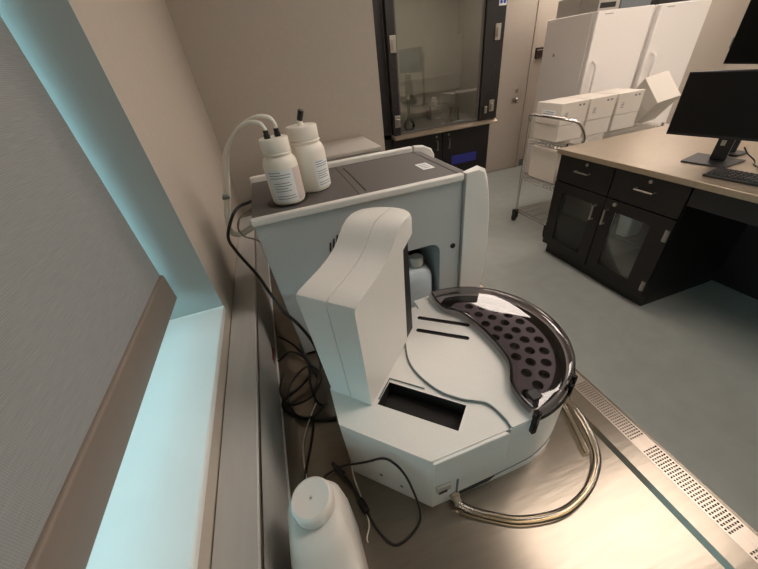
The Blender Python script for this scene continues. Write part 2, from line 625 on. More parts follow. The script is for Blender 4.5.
# ------------------------------------------------------------------ analyzer
AZ = 1.348
an = thing('elemental_analyzer', 'large grey benchtop analyzer with charcoal top behind the sampler', 'lab instrument', (0.2, 0.85, BZ))
bm = bmesh.new()
hull = [(-0.070, 0.925), (-0.083, 1.336), (0.430, 1.336), (0.430, 0.925), (0.366, 0.925), (0.366, 1.145)]
for k in range(7):
    a = math.radians(90 * k / 6)
    hull.append((0.338 + 0.028 * math.cos(a), 1.147 + 0.026 * math.sin(a)))
hull += [(0.21, 1.173), (0.19, 1.160), (0.185, 1.14), (0.185, 0.925)]
prism(bm, hull[::-1], 0.692, 0.83, 'y')
obj('front_panel', bm, 'panel', an, bevel=0.002)
bm = bmesh.new()
prism(bm, [(-0.070, 0.925), (0.43, 0.925), (0.43, 1.336), (-0.083, 1.336)], 0.8305, 1.015, 'y')
obj('rear_housing', bm, 'panel', an, bevel=0.003)
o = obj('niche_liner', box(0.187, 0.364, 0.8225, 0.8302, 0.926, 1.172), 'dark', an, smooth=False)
bm = bmesh.new()
slot = [(0.186, 0.733), (0.1885, 0.733), (0.1885, 0.97), (0.186, 0.97)]
slot2 = [(0.166, 0.712), (0.1675, 0.712), (0.1675, 0.99), (0.166, 0.99)]
slot3 = [(0.424, 0.706), (0.4265, 0.706), (0.4265, 0.999), (0.424, 0.999)]
plate(bm, [(-0.083, 0.7035), (0.430, 0.7035), (0.430, 1.0), (-0.083, 1.0)], [slot2, slot, slot3], 1.337, AZ - 0.001, 0.007)
obj('top_deck', bm, ['deck', 'black'], an, smooth=False)
bm = bmesh.new()
prism(bm, [(0.431, 1.3375), (0.431, 1.347), (0.455, 1.343), (0.478, 1.330), (0.478, 1.32)], 0.7035, 1.0, 'y')
obj('end_deck', bm, 'deck', an)
obj('front_rail', box(-0.086, 0.430, 0.686, 0.703, 1.334, 1.352), 'white', an, bevel=0.004)
obj('back_rail', box(-0.086, 0.430, 1.0005, 1.020, 1.334, 1.362), 'white', an, bevel=0.005)
bm = bmesh.new()
pp = [(0.433, 1.334), (0.433, 1.362), (0.47, 1.358), (0.497, 1.345), (0.508, 1.325), (0.508, 1.31), (0.433, 1.31)]
prism(bm, pp[::-1], 1.0005, 1.020, 'y')
obj('back_rail', bm, 'white', an, bevel=0.004)
# bulging right end cap
loops = []
capp = [(1.360, 0.474), (1.352, 0.490), (1.33, 0.499), (1.29, 0.508), (1.226, 0.516), (1.12, 0.520), (1.02, 0.514), (0.96, 0.505), (0.925, 0.495)]
bm = bmesh.new()
for y, cut in ((0.684, 0.006), (0.690, 0.0), (0.7025, 0.0)):
    loops.append([(0.433, y, 0.925)] + [(x - cut, y, z - (cut if z > 1.3 else 0)) for z, x in capp[::-1]] + [(0.435, y, 1.352)])
loft(bm, loops)
obj('end_cap', bm, 'white', an)
bm = bmesh.new()
loops = []
for y in (0.703, 1.0):
    loops.append([(0.433, y, 0.925)] + [(x, y, z) for z, x in capp[::-1] if z < 1.3] + [(0.500, y, 1.318), (0.478, y, 1.3195), (0.433, y, 1.335)])
loft(bm, loops)
obj('end_panel', bm, 'white', an)
bm = bmesh.new()
T = Matrix.Translation((0.407, 0.6925, 1.154)) @ Matrix.Rotation(PI / 2, 4, 'X')
lathe(bm, [(0, 0), (0.008, 0), (0.008, 0.002), (0.006, 0.002), (0.006, 0.0008), (0, 0.0008)], seg=20, mat4=T)
obj('round_port', bm, 'black', an)
for k in range(4):
    bm = bmesh.new()
    prism(bm, rounded(-0.0018, 0.0018, -0.012 - 0.004 * (k % 2), 0.012, 0.0016, 3), 0.6905, 0.6922, 'y')
    bmesh.ops.rotate(bm, cent=(0, 0.69, 0), matrix=Matrix.Rotation(math.radians(12), 3, 'Y'), verts=bm.verts[:])
    bmesh.ops.translate(bm, vec=(0.070 + 0.0098 * k, 0, 1.243 + 0.008 * k), verts=bm.verts[:])
    obj('vent_slot', bm, 'black', an)
bm = bmesh.new()
bx(bm, 0.371, 0.405, 0.795, 0.855, AZ - 0.0011, AZ - 0.0004)
for k in range(3):
    bx(bm, 0.376, 0.380 + 0.018, 0.806 + 0.015 * k, 0.811 + 0.015 * k, AZ - 0.0005, AZ - 0.0002, 1)
o = obj('spec_sticker', bm, ['paper', 'ink'], an, smooth=False)
o['label'] = 'white printed sticker on the charcoal lid'
bm = bmesh.new()
lathe(bm, [(0, AZ - 0.002), (0.050, AZ - 0.002), (0.050, AZ - 0.0004), (0, AZ - 0.0004)], 0.003, 0.782, 32)
obj('bottle_seat', bm, 'black', an)
for fx, fy in ((-0.04, 0.72), (0.40, 0.72), (-0.04, 0.98), (0.40, 0.98)):
    bm = bmesh.new()
    lathe(bm, [(0, BZ + 0.0005), (0.016, BZ + 0.0005), (0.018, 0.926), (0, 0.926)], fx, fy, 16)
    obj('foot', bm, 'rubber', an)


def wash_bottle(cx, cy, label, r, h, n_tip, lab_ang, turn, wide):
    z = AZ + 0.0006
    t = thing('reagent_bottle', label, 'bottle', (cx, cy, z), 0, 'white reagent bottles on the analyzer')
    bm = bmesh.new()
    lathe(bm, [(0, z), (r * 0.92, z), (r, z + 0.006), (r, z + h * 0.58), (r * 0.985, z + h * 0.64), (r * 0.90, z + h * 0.70), (r * 0.80, z + h * 0.735), (r * 0.80, z + h * 0.76), (r * 0.86, z + h * 0.775), (r * 0.84, z + h * 0.79), (r * 0.76, z + h * 0.80), (0, z + h * 0.80)], cx, cy, 40)
    obj('body', bm, 'bottle', t)
    bm = bmesh.new()
    prof = [(0, z + h * 0.801)]
    prof += [(r * 0.80, z + h * 0.801), (r * 0.82, z + h * 0.82), (r * 0.82, z + h * 0.985), (r * 0.79, z + h), (0, z + h)]
    lathe(bm, prof, cx, cy, 48)
    c = obj('cap', bm, 'bottle', t)
    bm = bmesh.new()
    rr = r * 1.006
    n = 18
    a0, a1 = lab_ang

    def patch(b, a0, a1, z0, z1, rr, mi=0):
        vs = [[b.verts.new((cx + rr * math.cos(a0 + (a1 - a0) * k / n), cy + rr * math.sin(a0 + (a1 - a0) * k / n), zz)) for k in range(n + 1)] for zz in (z0, z1)]
        for k in range(n):
            b.faces.new((vs[0][k], vs[0][k + 1], vs[1][k + 1], vs[1][k])).material_index = mi
    zl0, zl1 = z + h * 0.06, z + h * (0.56 if wide else 0.50)
    am = a0 + (a1 - a0) * (0.64 if wide else 1.0)
    patch(bm, a0, am, zl0, zl1, rr)
    if wide:
        patch(bm, am, a1, zl0, zl1, rr, 2)
    rows = 11
    for q in range(rows):
        zz = zl1 - (q + 0.9) * (zl1 - zl0) / (rows + 1)
        if q in (3, 8):
            continue
        f = 0.1 if q in (0, 1, 2) or not wide else 0.22
        e = [0.55, 0.9, 0.85, 0, 0.8, 0.85, 0.7, 0.8, 0, 0.9, 0.95][q]
        patch(bm, a0 + (am - a0) * f, a0 + (am - a0) * e, zz, zz + 0.0016, rr * 1.002, 1)
    obj('paper_label', bm, ['paper', 'ink', 'paper2'], t, smooth=True)
    for k in range(n_tip):
        ang = turn + k * PI
        off = 0.012 if n_tip > 1 else 0.0
        px, py = cx + off * math.cos(ang), cy + off * math.sin(ang)
        bm = bmesh.new()
        if n_tip > 1:
            lathe(bm, [(0, z + h), (0.0068, z + h), (0.0068, z + h + 0.008), (0.0056, z + h + 0.009), (0.0056, z + h + 0.016), (0, z + h + 0.016)], px, py, 16)
            obj('black_fitting', bm, 'black', t)
        else:
            lathe(bm, [(0, z + h), (0.008, z + h), (0.006, z + h + 0.004), (0.006, z + h + 0.012), (0, z + h + 0.012)], px, py, 16)
            s = obj('spout', bm, 'bottle', t)
            bm = bmesh.new()
            lathe(bm, [(0, 0), (0.0065, 0), (0.0068, 0.022), (0, 0.023)], seg=16, mat4=Matrix.Translation((px, py, z + h + 0.011)) @ Matrix.Rotation(0.35, 4, 'Y') @ Matrix.Rotation(0.25, 4, 'X'))
            obj('black_tip', bm, 'black', s)
    return t


wash_bottle(0.008, 0.778, 'white reagent bottle on the analyzer with two tubes in its cap', 0.0385, 0.140, 2, (math.radians(-150), math.radians(-5)), math.radians(200), True)
wash_bottle(0.078, 0.836, 'white reagent bottle on the analyzer with one black spout tip', 0.0440, 0.147, 1, (math.radians(-82), math.radians(-22)), 0.0, False)

# canister inside the niche of the analyzer
cn = thing('reagent_canister', 'milky square canister with round cap inside the analyzer niche', 'canister', (0.28, 0.75, BZ))
bm = bmesh.new()
loops = []
for z, ins, r in ((0.912, 0.004, 0.02), (0.92, 0.0, 0.022), (1.060, 0.0, 0.022), (1.080, 0.004, 0.024), (1.092, 0.014, 0.022), (1.097, 0.03, 0.016)):
    loops.append([(p[0], p[1], z) for p in rounded(0.215 + ins, 0.352 - ins, 0.697 + ins, 0.815 - ins, r, 5)])
loft(bm, loops)
b = obj('body', bm, 'hdpe2', cn)
bm = bmesh.new()
lathe(bm, [(0, 1.095), (0.016, 1.095), (0.016, 1.100), (0.020, 1.101), (0.020, 1.122), (0.017, 1.125), (0, 1.125)], 0.312, 0.733, 28)
obj('cap', bm, 'cap', cn)

# ------------------------------------------------------------------ sampler with tower and carousel
CX, CY = 0.298, 0.397
smp = thing('autosampler', 'white autosampler with tall tower and round smoked carousel lid on the bench', 'lab instrument', (0.2, 0.38, BZ))
BT = 1.087


def arc(r, a0, a1, n, c=(CX, CY)):
    return [(c[0] + r * math.cos(math.radians(a0 + (a1 - a0) * k / n)), c[1] + r * math.sin(math.radians(a0 + (a1 - a0) * k / n))) for k in range(n + 1)]


sborder = [(0.289, 0.222), (0.287, 0.238), (0.287, 0.254), (0.291, 0.276), (0.303, 0.293), (0.316, 0.313), (0.323, 0.338), (0.325, 0.375), (0.323, 0.420), (0.317, 0.459), (0.306, 0.488), (0.287, 0.508), (0.279, 0.536), (0.282, 0.572)]
sb = [(p.x, p.y) for p in smooth_path([(x, y, 0) for x, y in sborder], 4)]
outline = [(0.103, 0.215)] + arc(0.182, -90, 105, 40) + [(0.15, 0.548), (0.095, 0.532), (-0.019, 0.412), (-0.019, 0.331)]
wellp = [(0.166, 0.243), (0.203, 0.279), (0.094, 0.380), (0.057, 0.343)]
pocket = [(p[0] + 0.007, p[1]) for p in sb[3:-3]]
pocket = arc(0.170, -84, 84, 36) + pocket[::-1]
bm = bmesh.new()
plate(bm, outline, [wellp, pocket], BZ + 0.001, BT, 0.032)
base = obj('base', bm, ['white', 'dark'], smp)
# raised cover disc with two slots
cov_l = [(0.231, 0.569), (0.231, 0.541), (0.188, 0.494)] + [(p.x, p.y) for p in smooth_path([(x, y, 0) for x, y in [(0.158, 0.447), (0.146, 0.401), (0.150, 0.359), (0.168, 0.315), (0.193, 0.287), (0.214, 0.273), (0.230, 0.262), (0.238, 0.245), (0.243, 0.216)]], 5)]
KC = 1.0273
cov_l = [(x * KC, y * KC) for x, y in cov_l]
cov_l[-1] = (0.2475, 0.2165)
cover = cov_l + [(0.249, 0.2137), (0.2868, 0.2137)] + [(x * KC, y * KC) for x, y in sb]


def capsule(a, b, r, n=8):
    a, b = Vector(a), Vector(b)
    d = (b - a).normalized()
    ang = math.degrees(math.atan2(d.y, d.x))
    return arc(r, ang - 90, ang + 90, n, b) + arc(r, ang + 90, ang + 270, n, a)


bm = bmesh.new()
plate(bm, cover, [capsule((0.204, 0.483), (0.288, 0.417), 0.0056), capsule((0.224, 0.520), (0.311, 0.452), 0.0056)], BT + 0.0005, 1.0917, 0.0038)
cv = obj('cover', bm, ['white', 'dark'], smp, bevel=0.0)
bm = bmesh.new()
bx(bm, 0.2450, 0.2865, 0.2133, 0.2155, 1.046, 1.0865)
obj('cover_skirt', bm, 'white', smp, bevel=0.0008)
bm = bmesh.new()
tube(bm, [(x - 0.0012, y - 0.0008, BT + 0.0022) for x, y in cov_l[2:]], 0.0021, 6, 1, smooth=False)
obj('trim_groove_shade', bm, 'trim_groove_shade', smp)  # grey strip painting the occlusion shade in the gap round the cover
# raised front panel and lower seam details on the front wall
bm = bmesh.new()
fp = [(0.104, 1.006), (0.243, 0.996), (0.243, 1.074)] + [(0.236 + 0.007 * math.cos(math.radians(a)), 1.0785 + 0.007 * math.sin(math.radians(a))) for a in (20, 45, 70, 90)] + [(0.104, 1.0855)]
prism(bm, fp, 0.2093, 0.2155, 'y')
obj('front_panel', bm, 'white', smp, bevel=0.0015)
bm = bmesh.new()
prism(bm, [(0.158, 0.918), (0.222, 0.918), (0.236, 0.932), (0.158, 0.930)], 0.2135, 0.2155, 'y')
obj('drawer_slot', bm, 'dark', smp, smooth=False)
bm = bmesh.new()
prism(bm, [(0.1505, 0.917), (0.153, 0.917), (0.1545, 0.985), (0.151, 0.985)], 0.2125, 0.2155, 'y')
obj('panel_seam', bm, 'trim_groove_shade', smp, smooth=False)
bm = bmesh.new()
tube(bm, [(0.236, 0.2145, 0.932)] + [(x, y, 0.938 + 0.002 * k) for k, (x, y) in enumerate(arc(0.1822, -88, -38, 12))], 0.0013, 5, 1, smooth=False)
obj('panel_seam', bm, 'trim_groove_shade', smp)
bm = bmesh.new()
bx(bm, 0.110, 0.137, 0.207, 0.216, 0.978, 1.000)
obj('power_switch', bm, 'card', smp, bevel=0.002)
o = obj('switch_recess', box(0.112, 0.128, 0.2058, 0.2075, 0.979, 0.986), 'dark', smp, smooth=False)
bm = bmesh.new()
T = Matrix.Translation((0.148, 0.2155, 0.926)) @ Matrix.Rotation(PI / 2, 4, 'X')
lathe(bm, [(0, 0), (0.010, 0), (0.010, 0.006), (0.0075, 0.008), (0.0075, 0.018), (0, 0.018)], seg=18, mat4=T)
o = obj('drain_fitting', bm, 'gtube', smp)
for fx, fz in ((0.02, 1.0), (0.03, 0.955), (0.06, 0.945)):
    bm = bmesh.new()
    u = (fx - 0.103) / (-0.019 - 0.103)
    P0 = Vector((0.103 + u * (-0.122), 0.215 + u * 0.116, fz))
    T = Matrix.Translation(P0) @ Matrix.Rotation(math.radians(-45), 4, 'Z') @ Matrix.Rotation(PI / 2, 4, 'X')
    lathe(bm, [(0, -0.001), (0.0035, -0.001), (0.0035, 0.001), (0, 0.0012)], seg=12, mat4=T)
    obj('screw', bm, 'trim_groove_shade', smp)

bm = bmesh.new()
tube(bm, [(0.2445, 0.2138, 0.996), (0.2445, 0.2138, 1.074), (0.243, 0.2138, 1.081), (0.238, 0.2138, 1.0862)], 0.0014, 6, 3)
obj('panel_seam', bm, 'trim_groove_shade', smp)
# carousel under the lid
bm = bmesh.new()
cp = [(p[0] + 0.011, p[1]) for p in sb[4:-5]]
holes = []


def inside(p, poly):
    r = False
    for i in range(len(poly)):
        a, b = poly[i - 1], poly[i]
        if (a[1] > p[1]) != (b[1] > p[1]) and p[0] < (b[0] - a[0]) * (p[1] - a[1]) / (b[1] - a[1]) + a[0]:
            r = not r
    return r


car = arc(0.153, -76, 76, 36) + cp[::-1]
for rr, step, ph in ((0.1365, 13.2, -2), (0.1085, 16.5, 4), (0.081, 21.0, -1), (0.0545, 30.0, 8)):
    for k in range(-8, 9):
        a = math.radians(ph + k * step)
        p = (CX + rr * math.cos(a), CY + rr * math.sin(a))
        ring = [(p[0] + 0.0103 * math.cos(q * PI / 7), p[1] + 0.0103 * math.sin(q * PI / 7)) for q in range(14)]
        if all(inside((CX + (v[0] - CX) * 1.0 + (v[0] - p[0]) * 0.25, v[1] + (v[1] - p[1]) * 0.25), car) for v in ring):
            holes.append(ring)
plate(bm, car, holes, 1.0565, 1.078, 0.014)
obj('carousel', bm, ['tray', 'well'], smp)

# domed smoked lid
bm = bmesh.new()
us = [0, 0, 0.04, 0.15, 0.32, 0.5, 0.68, 0.82, 0.90, 0.95, 0.985, 1.0, 1.0, 1.0]
zs = [1.0925, 1.107, 1.1105, 1.1131, 1.1152, 1.1161, 1.1161, 1.1149, 1.1127, 1.1092, 1.104, 1.098, 1.088, 1.078]
nn = 72
grid = []
L_ = len(sb) - 1
for k in range(nn + 1):
    t = k / nn
    q = t * L_
    i = min(int(q), L_ - 1)
    S = Vector((*sb[i], 0)).lerp(Vector((*sb[i + 1], 0)), q - i)
    a = math.radians(-93 + t * (96 + 93))
    O = Vector((CX + 0.183 * math.cos(a), CY + 0.183 * math.sin(a), 0))
    e = min(1.0, 8 * t, 8 * (1 - t))
    grid.append([bm.verts.new((S.x + (O.x - S.x) * u, S.y + (O.y - S.y) * u, z if z < 1.107 else 1.107 + (z - 1.107) * (0.3 + 0.7 * e))) for u, z in zip(us, zs)])
for k in range(nn):
    for i in range(len(us) - 1):
        bm.faces.new((grid[k][i], grid[k][i + 1], grid[k + 1][i + 1], grid[k + 1][i]))
bmesh.ops.remove_doubles(bm, verts=bm.verts[:], dist=1e-6)
bmesh.ops.recalc_face_normals(bm, faces=bm.faces[:])
lid = obj('carousel_lid', bm, 'smoke', smp)
lid['label'] = 'smoked see-through lid'
bm = bmesh.new()
tube(bm, [(x + 0.001, y, 1.1095) for x, y in sb], 0.0026, 6, 1, smooth=False)
obj('lid_edge', bm, 'smoked_rim', lid)
bm = bmesh.new()
tube(bm, [(x, y, 1.080) for x, y in arc(0.1835, -90, 94, 48)], 0.0026, 6, 1, smooth=False)
obj('lid_edge', bm, 'smoked_rim', lid)
bm = bmesh.new()
bx(bm, 0.2875, 0.297, 0.2065, 0.217, 1.052, 1.112)
obj('lid_latch', bm, 'smoked_rim', smp, bevel=0.002)
bm = bmesh.new()
bx(bm, 0.297, 0.318, 0.229, 0.249, 1.109, 1.1155)
obj('lid_tab', bm, 'black', lid, bevel=0.002)
for a in (-55, -62):
    bm = bmesh.new()
    c = arc(0.181, a, a + 3, 1)[0]
    T = Matrix.Translation((c[0], c[1], 1.093)) @ Matrix.Rotation(math.radians(a), 4, 'Z')
    bx(bm, -0.006, 0.007, -0.004, 0.004, -0.02, 0.012)
    bmesh.ops.transform(bm, matrix=T, verts=bm.verts[:])
    obj('lid_clip', bm, 'smoked_rim', lid, bevel=0.002)

# tower, turned 45 degrees on the base
DV, NV = Vector((1, 1, 0)).normalized(), Vector((1, -1, 0)).normalized()
OFF_R, OFF_L = -0.2107, -0.2984


def tw(s, off, z):
    p = DV * s + NV * off
    return (p.x, p.y, BT + z)


def tower_half(o0, o1, side):
    """o0: seam offset, o1: outer offset"""
    bm = bmesh.new()
    loops = []
    R = 0.042
    n = 12
    for k in range(n + 1):
        u = math.sin(k / n * PI / 2)
        off = o0 + (o1 - o0) * u
        t = abs(o1 - off)
        e = R - math.sqrt(max(0.0, R * R - (R - min(t, R)) ** 2))
        e = min(e, 0.038)
        tz_ = 0.005 if side > 0 else -0.0135
        pts = [(0.276, 0.0006), (0.273, 0.228), (0.276, 0.234), (0.282, 0.2365), (0.310, 0.239), (0.340, 0.241), (0.365, 0.245), (0.385, 0.250), (0.402, 0.258), (0.416, 0.268), (0.430, 0.277), (0.447, 0.283), (0.464, 0.2848), (0.512 - e, 0.284), (0.524 - e, 0.279), (0.530 - e, 0.270), (0.530 - e, 0.242), (0.450, 0.232), (0.450, 0.0006)]
        loops.append([tw(s, off + tz_ * u * z / 0.24, z) for s, z in pts])
    loft(bm, loops)
    o = obj('tower_shell', bm, 'white', smp, bevel=0.0022)
    return o


mid = OFF_L + (OFF_R - OFF_L) * 0.50
tower_half(mid + 0.0006, OFF_R, 1)
tower_half(mid - 0.0006, OFF_L, -1)
bm = bmesh.new()
loft(bm, [[tw(s, off, z) for s, z in ((0.4505, 0.001), (0.490, 0.001), (0.490, 0.234), (0.4505, 0.230))] for off in (OFF_R - 0.002, OFF_L + 0.002)])
obj('probe_guide', bm, 'black', smp, bevel=0.002)
bm = bmesh.new()
loft(bm, [[tw(s, off, z) for s, z in ((0.4905, 0.06), (0.497, 0.06), (0.497, 0.234), (0.4905, 0.234))] for off in (OFF_R - 0.014, OFF_L + 0.014)])
obj('probe_carriage', bm, 'trim_groove_shade', smp, bevel=0.002)
bm = bmesh.new()
tube(bm, [tw(0.512, mid, 0.24), tw(0.512, mid, 0.06)], 0.002, 8, smooth=False)
obj('sampling_needle', bm, 'chrome', smp)
bm = bmesh.new()
tube(bm, [(0.063, 0.3515, BT + 0.0012), (0.0975, 0.387, BT + 0.0012), (0.150, 0.339, BT + 0.0012)], 0.0016, 6, 1, smooth=False)
obj('recess_lip', bm, 'trim_groove_shade', smp)

# ------------------------------------------------------------------ drain tube, jug and cables on the bench
def cord(name, pts, r, m, label, cat, seg=8, n=8):
    o = obj(name, (lambda b: (tube(b, pts, r, seg, n), b)[1])(bmesh.new()), m)
    return tag(o, label, cat)


tz = BZ + 0.0085
cord('drain_tube', [(0.148, 0.199, 0.925), (0.163, 0.184, 0.921), (0.196, 0.162, tz), (0.240, 0.139, tz), (0.306, 0.125, tz), (0.360, 0.131, tz), (0.405, 0.148, tz), (0.446, 0.178, tz), (0.470, 0.222, tz + 0.002), (0.478, 0.262, tz + 0.010), (0.478, 0.30, tz + 0.012)], 0.0072, 'amber', 'yellowish clear drain tube looping from the sampler over the steel bench', 'tube', 12)
cord('overflow_tube', [(0.434, 0.188, tz - 0.001), (0.446, 0.220, tz), (0.462, 0.262, tz + 0.001), (0.470, 0.29, tz + 0.004)], 0.0062, 'amber', 'short pale tube end beside the round carousel drum', 'tube', 12)

jg = thing('plastic_jug', 'white plastic jug with broad round cap at the near end of the bench', 'jug', (-0.08, 0.14, BZ))
bm = bmesh.new()
loops = []
for z, x0, x1, y0, y1, r in ((0.9105, -0.128, -0.040, -0.020, 0.258, 0.026), (0.918, -0.132, -0.036, -0.026, 0.262, 0.03), (1.00, -0.131, -0.036, -0.026, 0.262, 0.03), (1.026, -0.130, -0.036, -0.022, 0.261, 0.03), (1.040, -0.129, -0.037, 0.005, 0.260, 0.03), (1.050, -0.127, -0.037, 0.070, 0.258, 0.03), (1.060, -0.125, -0.038, 0.120, 0.257, 0.03), (1.078, -0.122, -0.039, 0.145, 0.255, 0.029), (1.092, -0.118, -0.042, 0.158, 0.251, 0.028), (1.099, -0.113, -0.046, 0.166, 0.247, 0.026), (1.102, -0.106, -0.052, 0.178, 0.241, 0.021)):
    loops.append([(p[0], p[1], z) for p in rounded(x0, x1, y0, y1, r, 6)])
loft(bm, loops)
obj('body', bm, 'hdpe', jg)
bm = bmesh.new()
cxj, cyj = -0.0765, 0.2135
prof = [(0, 1.102), (0.025, 1.102), (0.025, 1.107), (0.0282, 1.108), (0.0290, 1.112), (0.0290, 1.126), (0.0275, 1.131), (0.0245, 1.1335), (0.0225, 1.1325), (0.003, 1.1325), (0.002, 1.1315), (0, 1.1315)]
lathe(bm, prof, cxj, cyj, 48)
c = obj('cap', bm, 'cap', jg)
bm = bmesh.new()
lathe(bm, [(0, 1.132), (0.0011, 1.132), (0.0011, 1.1334), (0, 1.1334)], cxj, cyj, 10)
obj('vent_pin', bm, 'ink', c)

ub = thing('usb_cable', 'black looped cable with connector and ferrite bead beside the white jug', 'cable', (0.0, 0.28, BZ))
cz = BZ + 0.003
bm = bmesh.new()
tube(bm, [(-0.095, 0.330, cz), (-0.073, 0.342, cz + 0.004), (-0.050, 0.343, 0.922), (-0.034, 0.332, 0.945), (0.006, 0.290, 1.012), (0.036, 0.262, 1.058), (0.052, 0.247, 1.056), (0.064, 0.235, 1.030), (0.072, 0.226, 0.985), (0.077, 0.216, 0.938), (0.072, 0.202, 0.918), (0.050, 0.190, cz), (0.018, 0.186, cz), (-0.002, 0.212, cz), (-0.015, 0.249, cz + 0.001), (-0.026, 0.290, 0.922), (-0.040, 0.322, 0.926)], 0.0021, 8, 8)
obj('cord', bm, 'cable', ub)
bm = bmesh.new()
T = Matrix.Translation((-0.047, 0.336, 0.928)) @ Matrix.Rotation(math.radians(118), 4, 'Z') @ Matrix.Rotation(math.radians(4), 4, 'Y')
bx(bm, -0.016, 0.012, -0.0058, 0.0058, -0.0035, 0.0035)
bx(bm, 0.012, 0.024, -0.004, 0.004, -0.002, 0.002)
bmesh.ops.transform(bm, matrix=T, verts=bm.verts[:])
obj('connector', bm, 'black', ub, bevel=0.0015)
bm = bmesh.new()
T = Matrix.Translation((-0.0185, 0.262, BZ + 0.0075)) @ Matrix.Rotation(math.radians(108), 4, 'Z') @ Matrix.Rotation(PI / 2, 4, 'Y')
lathe(bm, [(0, -0.013), (0.006, -0.013), (0.007, -0.010), (0.007, 0.010), (0.006, 0.013), (0, 0.013)], seg=16, mat4=T)
obj('ferrite_bead', bm, 'black', ub)

cord('signal_wire', [(-0.020, 0.345, 0.922), (-0.022, 0.318, 0.9125), (-0.018, 0.278, 0.9125), (-0.016, 0.234, 0.9125), (-0.026, 0.214, 0.9125), (-0.027, 0.206, 0.9125)], 0.0013, 'wcable', 'thin white wire lying beside the ferrite bead cable', 'wire', 6)
cord('signal_wire', [(-0.066, 0.510, 0.930), (-0.095, 0.470, 0.918), (-0.113, 0.426, 0.913), (-0.116, 0.358, 0.913), (-0.105, 0.30, 0.914), (-0.085, 0.272, 0.914)], 0.0016, 'wcable', 'thin pale wire running from the cable tangle to the jug', 'wire', 6)
cord('network_cable', [(-0.03, 0.60, 0.955), (-0.056, 0.556, 0.94), (-0.075, 0.499, 0.92), (-0.094, 0.429, 0.914), (-0.118, 0.36, 0.914), (-0.125, 0.30, 0.914), (-0.105, 0.275, 0.914)], 0.0022, 'cable', 'straight black cable from the tangle down behind the jug', 'cable')
cord('power_cord', [(-0.090, 0.935, 1.318), (-0.100, 0.9, 1.325), (-0.124, 0.89, 1.323), (-0.145, 0.86, 1.310), (-0.172, 0.85, 1.262), (-0.160, 0.82, 1.229), (-0.124, 0.76, 1.180), (-0.102, 0.70, 1.154), (-0.082, 0.66, 1.121), (-0.055, 0.64, 1.077), (-0.035, 0.625, 1.02), (-0.03, 0.61, 0.96), (-0.035, 0.62, 0.922), (-0.02, 0.65, 0.916)], 0.0042, 'cable', 'thick black power cord draped over the raceway left of the analyzer', 'cable')
cord('cable_coil', [(-0.140, 0.80, 0.93), (-0.133, 0.775, 0.945), (-0.101, 0.728, 0.948), (-0.074, 0.685, 0.93), (-0.058, 0.64, 0.918), (-0.05, 0.60, 0.916)], 0.0036, 'cable', 'black cable at the top of the tangle beside the raceway', 'cable')
cord('cable_coil', [(-0.146, 0.690, 0.93), (-0.106, 0.680, 0.962), (-0.069, 0.640, 0.962), (-0.064, 0.595, 0.948), (-0.092, 0.579, 0.93), (-0.130, 0.562, 0.925), (-0.148, 0.545, 0.921), (-0.132, 0.516, 0.916), (-0.090, 0.485, 0.9145), (-0.045, 0.466, 0.9145), (-0.026, 0.462, 0.9145)], 0.0040, 'cable', 'thick black coiled cable sweeping under the sampler corner', 'cable')
cord('cable_coil', [(-0.137, 0.645, 0.925), (-0.149, 0.582, 0.930), (-0.125, 0.520, 0.945), (-0.079, 0.509, 0.957), (-0.053, 0.544, 0.944), (-0.038, 0.575, 0.946), (-0.060, 0.612, 0.955), (-0.1, 0.60, 0.948), (-0.128, 0.56, 0.940), (-0.12, 0.50, 0.932), (-0.08, 0.478, 0.928), (-0.04, 0.500, 0.93)], 0.0030, 'cable', 'black cable wound twice in the middle of the tangle', 'cable')
cord('cable_coil', [(-0.077, 0.707, 0.955), (-0.062, 0.60, 0.975), (-0.066, 0.534, 0.972), (-0.062, 0.505, 0.942), (-0.048, 0.50, 0.92)], 0.0030, 'cable', 'black cable bent over the top of the tangle', 'cable')
cord('reagent_tube', [(0.0193, 0.7821, AZ + 0.1572), (0.019, 0.782, 1.513), (0.010, 0.781, 1.527), (-0.016, 0.788, 1.530), (-0.056, 0.815, 1.512), (-0.098, 0.86, 1.466), (-0.121, 0.88, 1.408), (-0.140, 0.88, 1.348), (-0.161, 0.88, 1.288), (-0.156, 0.88, 1.256), (-0.126, 0.88, 1.262), (-0.100, 0.90, 1.270), (-0.08, 0.93, 1.28)], 0.0042, 'wcable', 'white tube arching from bottle cap nearest the wall side', 'tube')
bpy.data.objects['reagent_tube']['label'] = 'front white tube arching from the bottle cap down to the wall'
cord('reagent_tube', [(-0.0033, 0.7739, AZ + 0.1572), (-0.004, 0.774, 1.508), (-0.012, 0.776, 1.520), (-0.038, 0.790, 1.522), (-0.072, 0.828, 1.500), (-0.108, 0.872, 1.460), (-0.130, 0.890, 1.405), (-0.150, 0.892, 1.348), (-0.168, 0.892, 1.29), (-0.164, 0.892, 1.248), (-0.128, 0.90, 1.245), (-0.100, 0.92, 1.255)], 0.0042, 'wcable', 'rear white tube arching from the bottle cap down to the wall', 'tube')
cord('grey_hose', [(-0.088, 0.91, 1.310), (-0.101, 0.885, 1.310), (-0.128, 0.862, 1.303), (-0.142, 0.860, 1.277), (-0.134, 0.850, 1.256), (-0.110, 0.835, 1.247), (-0.095, 0.83, 1.235)], 0.0022, 'gtube', 'thin grey hose curled beside the upper left corner of the analyzer', 'hose')
# tie clip on the white tubes
bm = bmesh.new()
bx(bm, -0.153, -0.135, 0.872, 0.899, 1.352, 1.360)
tag(obj('tube_clip', bm, 'trim_groove_shade', bevel=0.002), 'small grey clip holding the two white tubes near the wall', 'clip')

